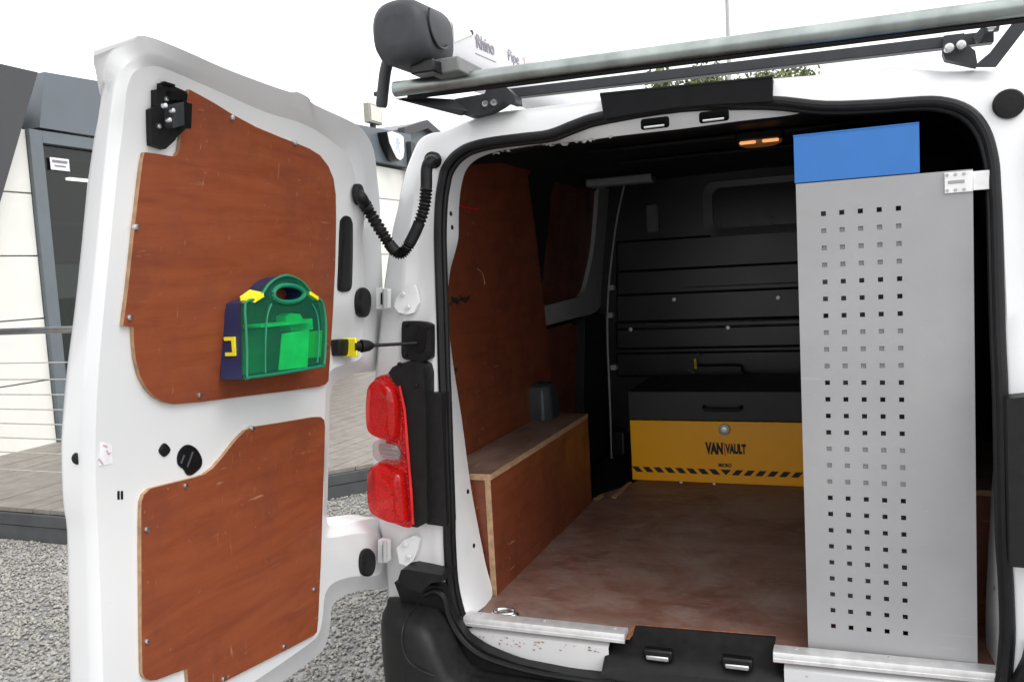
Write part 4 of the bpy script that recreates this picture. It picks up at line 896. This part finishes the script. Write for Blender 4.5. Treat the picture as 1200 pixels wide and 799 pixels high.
# ================================================================== FIRST AID KIT on the door
kt = thing('first_aid_kit', 'green and navy plastic first aid case with yellow catches fixed to the door plywood', 'first aid kit', (-.8, -.52, Z(.745)))
KX0 = -.836; KX1 = -.772
FRONT = [(289,441.5),(292,442.2),(330,437),(375,429),(379.5,427),(381,405),(381.5,380),(379.5,362),(376,352),(366,345.5),(360,337),(352,329),(342,324),(333,323),(322,327),(313,335),(307,344),(298,351),(287,355),(287.5,380),(289,410)]
fp = catmull([Vector(on(0, KX1, *p)) for p in FRONT], 2, True)
HOLE = [(320,344),(323,338),(331,334.5),(344,335),(354,340),(355.5,346),(350,351.5),(339,354),(328,353),(322,349.5)]
hp = catmull([Vector(on(0, KX1, *p)) for p in HOLE], 3, True)
cen = sum(fp, Vector())/len(fp)
def kit_shell(x0, x1, mats, name, s=1.0, front=True, rearface=True, par=kt):
    o = [(cen.y+(p.y-cen.y)*s, cen.z+(p.z-cen.z)*s) for p in fp]; h = [(p.y, p.z) for p in hp]
    b = MB(); n = len(o); m = len(h)
    if front:
        V, F = fill(o, .05, lambda y, z: (x1, y, z), [h]); b.add(V, F)
    if rearface:
        V, F = fill(o, .05, lambda y, z: (x0, y, z), [h]); b.add(V, F)
    b.add([(x0,)+p for p in o]+[(x1,)+p for p in o], [(i,(i+1)%n,n+(i+1)%n,n+i) for i in range(n)])
    b.add([(x0,)+p for p in h]+[(x1,)+p for p in h], [(i,(i+1)%m,m+(i+1)%m,m+i) for i in range(m)])
    return b.build(name, mats, par, smooth=40)
XM = KX1 - .011
kit_shell(KX0, XM, NAVY, 'case_back', 1.0, False, True)
fc = kit_shell(XM+.0015, KX1, GGLASS, 'clear_front', 1.0, True, False)
kit_shell(KX0+.006, KX0+.008, PGREEN, 'divider', .985, True, False)
# solid rim of the green half
b = MB(); b.tube([Vector((KX1+.001, p.y, p.z)) for p in fp]+[Vector((KX1+.001, fp[0].y, fp[0].z))], .0028, 8, cap=False); b.tube([Vector((KX1+.001, p.y, p.z)) for p in hp]+[Vector((KX1+.001, hp[0].y, hp[0].z))], .005, 8, cap=False)
b.build('front_rim', PGREEN, fc)
arch = catmull([Vector(on(0, KX1+.0015, *p)) for p in ((311,437),(311,405),(313,372),(318,356))], 4); b = MB(); b.tube(arch, .002, 6)
arch = catmull([Vector(on(0, KX1+.0015, *p)) for p in ((372,425),(374,395),(372,370),(366,356))], 4); b.tube(arch, .002, 6); b.build('moulded_rib', PGREEN, fc)
def kbox(pts, x0, x1, mat, name, par=kt, bev=.002):
    P = [Vector(on(0, x1, *p)) for p in pts]; b = MB(); b.prism(P, (x0-x1, 0, 0)); return b.build(name, mat, par, bevel=bev)
kbox([(306,380),(366,374),(366,378),(306,384)], KX0+.012, KX1-.006, BGREEN, 'shelf'); kbox([(330,391),(362,386),(360,430),(326,434)], XM+.006, KX1-.006, BGREEN, 'dressing_pack', bev=.004)
kbox([(341,376),(366,373),(367,386),(341,388)], KX0+.012, KX1-.022, BGREEN, 'dressing_pack', bev=.004); kbox([(358,389),(378,387),(376,418),(356,420)], KX1-.012, KX1-.008, plain('lime_green_leaflet', (.04, .45, .06), .5), 'leaflet', bev=.001)
kbox([(335,370),(340,367),(352,368),(355,374),(354,380),(335,381)], KX0+.012, KX1-.026, BGREEN, 'bandage_roll', bev=.004)
kbox([(357,420),(374,417),(373,425),(354,429)], KX0+.012, KX1-.014, plain('dark_green_case', (.004, .05, .035), .5), 'dark_packet')
# yellow catches
yc = [Vector(on(0, KX1+.004, *p)) for p in ((294,344.5),(310,347),(302,355.5),(289,354))]
def catch(pts, name='yellow_catch'):
    b = MB(); b.prism(pts, (0,0,.008)); return b.build(name, YCLIP, kt, bevel=.002)
tl_ = Vector(on(0, XM-.012, 282, 352)); catch([Vector(on(0, KX1+.004, 299, 354.5)), Vector(on(0, KX1+.004, 310, 347.5)), Vector(on(0, XM-.008, 293, 344)), Vector(on(0, XM-.010, 281, 352.5))])
catch([Vector(on(0, KX1+.004, 364, 345.5)), Vector(on(0, KX1+.004, 374, 352)), Vector(on(0, XM, 366, 352)), Vector(on(0, XM, 358, 344.5))])
ys_ = on(0, KX1, 289, 408)[1]; q = Vector(on(1, ys_-.004, 269.5, 406)); b = MB()
for (xa, xb, za, zb) in ((-.013,.012,.012,.019),(-.013,.012,-.019,-.012),(.005,.012,-.012,.012)): b.box(q.x+xa, q.x+xb, q.y-.001, q.y+.014, q.z+za, q.z+zb)
b.build('wall_clip', YCLIP, kt)

# ================================================================== VAN VAULT (steel tool box)
vx0, vy0, vw = -.536, 1.51, .95; vz1, vz2 = .2612, .388
vt = thing('tool_vault', 'yellow and black steel tool vault on the floor against the bulkhead', 'tool box', (vx0+vw/2, 1.75, FL))
box('body', vx0, vx0+vw, vy0, vy0+.50, Z(.001), Z(vz1), YEL, vt, bevel=.003)
lid = box('lid', vx0-.004, vx0+vw+.004, vy0-.006, vy0+.505, Z(vz1+.003), Z(vz2), plain('black_vault_lid', (.010, .0105, .012), .5, 0, .15, 12, .06), vt, bevel=.004)
b = MB(); hx0, hx1 = on(1, vy0, 826, 480)[0], on(1, vy0, 869, 480)[0]
b.tube(catmull([(hx0, vy0, Z(.325)), (hx0+.002, vy0-.028, Z(.322)), (hx0+.02, vy0-.034, Z(.318)), (hx1-.02, vy0-.034, Z(.318)), (hx1-.002, vy0-.028, Z(.322)), (hx1, vy0, Z(.325))], 4), .008, 10); b.build('handle', BLACK, lid)
vc = vx0 + .39
q = on(1, vy0, 849, 503); vcx = q[0]
disc('lock_ring', (vcx, vy0-.001, q[2]), (0,-1,0), .024, .005, plain('grey_lock_ring', (.35, .33, .28), .4, .6), vt); disc('lock_barrel', (vcx, vy0-.006, q[2]), (0,-1,0), .013, .004, ZINC, vt)
tz = on(1, vy0, 846, 526)[2]; fy = vy0-.0015
text('lettering', 'VAN', .062, (vcx-.043, fy, tz), (1,0,0), (0,0,1), INK, vt, .54, .0042); text('lettering', 'VAULT', .052, (vcx+.043, fy, tz), (1,0,0), (0,0,1), INK, vt, .50, .0032)
b = MB(); b.add([(vcx-.006,fy,tz+.028),(vcx-.002,fy,tz+.028),(vcx+.002,fy,tz-.028),(vcx-.002,fy,tz-.028)], [(0,1,2,3)]); b.build('logo_bar', RED_INK, vt)
text('lettering', 'MICRO', .019, (vcx-.003, fy, on(1, vy0, 848, 545)[2]), (1,0,0), (0,0,1), INK, vt, .9, .0008)
sz = on(1, vy0, 848, 553)[2]
for k in range(-13, 14):
    cxk = vcx + k*.0465
    if not vx0+.02 < cxk < vx0+vw-.02: continue
    s = -1 if k > 0 else 1; h = .011; hw = .014
    P = [(cxk-hw-s*h*.9,fy,sz+h),(cxk+hw-s*h*.9,fy,sz+h),(cxk+hw+s*h*.9,fy,sz-h),(cxk-hw+s*h*.9,fy,sz-h)] if k else [(cxk-.022,fy,sz+.011),(cxk+.022,fy,sz+.011),(cxk,fy,sz-.012)]
    b = MB(); b.prism(P, (0,.001,0)); b.build('hazard_stripe', INK, vt, smooth=0)
for px, py in ((798,565),(837,566.5)): disc('fixing_bolt', (on(1, vy0-.02, px, py)[0], vy0-.015, Z(.001)), (0,.01,1), .008, .006, ALU, vt, k=10)

# ================================================================== RACKING with perforated end panel
rk = thing('shelf_rack', 'grey steel van racking with square punched end panel at the right of the load bay', 'shelving', (.42, .8, FL))
px0, px1, pz0, pz1, PY = .2368, .588, .004, 1.0831, .05
gx0, gz0, ps = .2934, .063, .038; hs_ = .0052
xs = [px0]; zs = [Z(pz0)]
for c in range(5): xs += [gx0+c*ps-hs_, gx0+c*ps+hs_]
for r in range(26): zs += [Z(gz0+r*ps)-hs_, Z(gz0+r*ps)+hs_]
xs.append(px1); zs.append(Z(pz1))
pb = MB(); T = .0016; grid = {}
for yy in (PY, PY+T):
    for i, x in enumerate(xs):
        for j, z in enumerate(zs): grid[(yy,i,j)] = len(pb.v); pb.v.append((x,yy,z))
for i in range(len(xs)-1):
    for j in range(len(zs)-1):
        hole = i % 2 == 1 and j % 2 == 1 and i < 10 and j < 52
        if not hole:
            for yy in (PY, PY+T): pb.f.append((grid[(yy,i,j)],grid[(yy,i+1,j)],grid[(yy,i+1,j+1)],grid[(yy,i,j+1)])); pb.m.append(0)
        else:
            for (a,b2),(c,d) in (((i,j),(i+1,j)),((i+1,j),(i+1,j+1)),((i+1,j+1),(i,j+1)),((i,j+1),(i,j))): pb.f.append((grid[(PY,a,b2)],grid[(PY,c,d)],grid[(PY+T,c,d)],grid[(PY+T,a,b2)])); pb.m.append(0)
pb.build('end_panel', STEELP, rk, smooth=0)
b = MB(); b.box(px0, px0+.0016, PY+.002, PY+.03, Z(pz0), Z(pz1)); b.box(px1-.0016, px1, PY+.002, PY+.03, Z(pz0), Z(pz1)); b.box(px0+.002, px1-.002, PY+.002, PY+.03, Z(pz1)-.0016, Z(pz1)); b.build('folded_flange', STEEL, rk, smooth=0)
b = MB(); b.box(px0, px1, 1.45, 1.452, Z(.0), Z(pz1)); b.build('far_end_panel', STEEL, rk, smooth=0)
b = MB(); b.box(px1-.004, px1-.002, PY+.04, 1.45, Z(.0), Z(.9)); b.build('back_panel', plain('black_mesh_back', (.012,.012,.012), .6), rk, smooth=0)
for zc in (.072, .393, .659, .888):
    zt = Z(zc); b = MB(); b.box(px0+.004, px1-.006, PY+.006, 1.448, zt, zt+.002); b.box(px0+.004, px0+.006, PY+.006, 1.448, zt+.002, zt+.075); b.box(px0+.006, px1-.006, PY+.006, PY+.008, zt+.002, zt+(.098 if zc > .3 else .006)); b.build('shelf_tray', STEEL, rk, smooth=0)
bt = MB(); bt.box(.5345, .5875, PY-.004, PY-.001, Z(1.0365), Z(1.080)); bt.box(.5875, .6195, PY-.004, PY-.001, Z(1.0385), Z(1.078)); bt.box(.6195, .6225, PY-.004, PY+.04, Z(1.0345), Z(1.084)); br = bt.build('fixing_bracket', ALU, rk, bevel=.0008)
sl = MB(); sl.box(.541, .572, PY-.0052, PY-.0042, Z(1.0555), Z(1.0625)); sl.build('slot', plain('slot_grey', (.3,.3,.31), .6), br, bevel=.003)
s0 = None
for xx in (.5395, .555, .571):
    for zz in (1.0425, 1.0745):
        if s0 is None: s0 = disc('screw', (0,0,0), (0,-1,0), .0035, .002, GREYPAINT, br, k=8); s0.location = (xx, PY-.0045, Z(zz))
        else: copy_obj(s0, br, (xx, PY-.0045, Z(zz)))
# blue tray on the rack
bl = thing('blue_tray', 'blue painted steel tray standing on top of the grey racking', 'tray', (.36, .5, Z(1.085)))
b = MB(); bx0, bx1, bz0, bz1, by0 = .234, .489, 1.0865, 1.191, .062
b.box(bx0, bx1, by0, by0+.002, Z(bz0), Z(bz1)); b.box(bx0, bx0+.002, by0+.002, 1.38, Z(bz0), Z(bz1)); b.box(bx1-.002, bx1, by0+.002, 1.38, Z(bz0), Z(bz1)); b.box(bx0+.002, bx1-.002, 1.378, 1.38, Z(bz0), Z(bz1)); b.box(bx0+.002, bx1-.002, by0+.002, 1.378, Z(bz0), Z(bz0+.002))
b.build('tray_body', BLUE, bl, smooth=0); b = MB(); b.tube([(bx0,by0+.001,Z(bz1)),(bx1,by0+.001,Z(bz1))], .0022, 8); b.tube([(bx0+.001,by0,Z(bz1)),(bx0+.001,1.38,Z(bz1))], .0022, 8); b.build('folded_rim', BLUE, bl)

# ================================================================== ROOF RACK, roller and pipe carrier
rr_ = thing('roof_rack', 'black steel roof bars with a galvanised rear roller and bolted feet', 'roof rack', (0, .05, Z(1.30)))
RY = -.12; ra = Vector(on(1, RY, 463, 105)); rb = Vector(on(1, RY, 1200, 8)); rb = ra + (rb-ra)*1.045
b = MB(); b.tube([ra, rb], .0185, 24); b.build('roller', GALV, rr_)
dz = Vector((0, .010, -.020)); b = MB(); b.tube([ra+dz+Vector((.03,0,0)), rb+dz], .007, 4); b.build('roller_channel', BLINT, rr_)
la = Vector(on(1, .1, 575, 112)); lb = Vector(on(1, .1, 1165, 42.5)); b = MB()
d = (lb-la).normalized(); b.box(0,1,0,1,0,1); b.v = [la + (lb-la)*x + Vector((0, y*.03, (z-.5)*.024)) for x, y, z in b.v]; b.build('cross_bar', DGREY, rr_, bevel=.002)
gt = [Vector(on(1, -.115, *p)) for p in ((457,66),(452,82),(449,105),(447,126))]
b = MB(); b.tube(catmull([gt[0]+(gt[0]-gt[1])*.15]+gt, 4), [.0145]*16+[.012], 14); b.build('ladder_guide', DGREY, rr_, smooth=60)
disc('guide_bolt', Vector(on(1, -.112, 443, 110)), (-1,0,0), .006, .01, DGREY, rr_, k=12)
b = MB(); b.prism([Vector(on(1, -.10, 462, 116)), Vector(on(1, -.10, 482, 113.5)), Vector(on(1, .06, 536, 117)), Vector(on(1, .06, 552, 131)), Vector(on(1, .06, 540, 136))], (0,.012,.002)); b.build('side_arm', DGREY, rr_, bevel=.001)
b = MB(); b.prism(aty(.055, [(533,116),(568,110),(570,104),(574,102),(594,103),(603,112),(604,121),(598,122),(590,119),(583,124),(566,133),(546,136),(534,130)]), (0,.05,0)); ft = b.build('mounting_foot', DGREY, rr_, bevel=.003)
for px, py in ((569,122),(579,120.5)): disc('bolt', on(1, .052, px, py), (0,-1,0), .0085, .006, ZINC, ft, k=14)
b = MB(); b.prism(aty(.075, [(1106,42),(1130,39),(1131,50),(1143,60),(1146,78),(1140,77),(1108,70),(1105,62)]), (0,.03,0)); ft = b.build('mounting_foot', DGREY, rr_, bevel=.002)
for px, py in ((1112,57),(1126,53.5),(1161,31)): disc('bolt', on(1, .062, px, py), (0,-1,0), .010, .008, ZINC, ft, k=14)
b = MB(); b.prism(aty(.07, [(1142,78),(1168,78),(1205,30),(1205,20),(1186,28),(1160,62),(1148,72)]), (0,.012,0)); b.prism(aty(.075, [(1140,44),(1152,30),(1172,28),(1171,36),(1155,38),(1147,52)]), (0,.012,0)); b.build('side_arm', DGREY, rr_, bevel=.001)

pc = thing('pipe_carrier', 'pale pipe carrier tube with dark grey rounded end cap on the roof bars', 'pipe carrier', (-.55, .3, Z(1.42)))
c0 = Vector(on(1, -.23, 473, 40)); ax = Vector((.02, 1, .035)).normalized(); sx_ = ax.cross(Vector((0,0,1))).normalized(); su = sx_.cross(ax)
def ring(c, w, h, p=2.7, k=36):
    L = []
    for i in range(k):
        a = 2*math.pi*i/k; ca, sa = math.cos(a), math.sin(a); r = (abs(ca)**p+abs(sa)**p)**(-1/p); L.append(c + sx_*(ca*r*w) + su*(sa*r*h))
    return L
W_, H_ = .068, .072
b = MB(); b.loft([ring(c0-ax*.042, W_*.45, H_*.45), ring(c0-ax*.040, W_*.72, H_*.72), ring(c0-ax*.030, W_*.90, H_*.90), ring(c0-ax*.012, W_*1.0, H_*1.0), ring(c0+ax*.10, W_*1.02, H_*1.02), ring(c0+ax*.115, W_*1.0, H_*1.0), ring(c0+ax*.116, W_*.9, H_*.9)], True, 0, True, False); cap = b.build('end_cap', DGREY, pc, smooth=40)
b = MB(); b.loft([ring(c0+ax*.112, W_*.93, H_*.93, 3.2), ring(c0+ax*2.6, W_*.93, H_*.93, 3.2)], True, 0, True, True); b.build('tube', TUBEW, pc, smooth=40)
side = sx_*(W_*1.02+.0005)
L = [c0 + side + ax*(.045+.052*math.cos(a)) + su*(.018+.052*math.sin(a)) for a in [math.radians(t) for t in range(150, 320, 10)]]
b = MB(); b.tube(L, .003, 6); b.build('cap_groove', BLINT, cap)
b = MB(); b.loft([ring(c0+ax*.1165, W_*.99, H_*.99), ring(c0+ax*.122, W_*.97, H_*.97)], True); b.build('joint_band', ZINC, pc)
tsd = sx_*(W_*.93+.001)
text('lettering', 'Rhino', .048, c0+tsd+ax*.31+su*.022, ax, su, GREYINK, pc, 1.0, .001); text('lettering', 'Pipe', .044, c0+tsd+ax*.50+su*.024, ax, su, GREYINK, pc, 1.1, 0); text('lettering', 'Tube', .044, c0+tsd+ax*.62+su*.024, ax, su, PINKINK, pc, 1.1, 0)
b = MB(); b.add([c0+tsd+ax*.245+su*-.008, c0+tsd+ax*.375+su*-.008, c0+tsd+ax*.375+su*-.010, c0+tsd+ax*.245+su*-.010], [(0,1,2,3)]); b.build('printed_line', GREYINK, pc)
tri_ = [c0+tsd+ax*.125+su*.055, c0+tsd+ax*.235+su*.035, c0+tsd+ax*.125+su*-.005]; b = MB(); b.prism(tri_, sx_*.002); b.build('white_flap', plain('white_flap_paint', (.82,.82,.82), .4), pc)
disc('rivet', c0+tsd+ax*.23+su*.038, sx_, .006, .003, DGREY, pc, k=10)
q = Vector(on(1, -.17, 521, 80)); b = MB(); b.box(q.x-.03, q.x+.045, q.y-.02, q.y+.12, q.z-.016, q.z+.018); b.build('tube_clamp', plain('mid_grey_clamp', (.16,.165,.165), .5), pc, bevel=.004)
q = Vector(on(1, -.20, 506, 81)); b = MB(); b.box(q.x-.04, q.x+.02, q.y-.03, q.y+.02, q.z-.013, q.z+.016); b.build('cap_catch', BLINT, pc, bevel=.004)
for ob in list(bpy.data.objects):
    if ob.type == 'MESH' and ob.parent is None and 'kind' not in ob and 'label' not in ob: print('ORPHAN', ob.name)
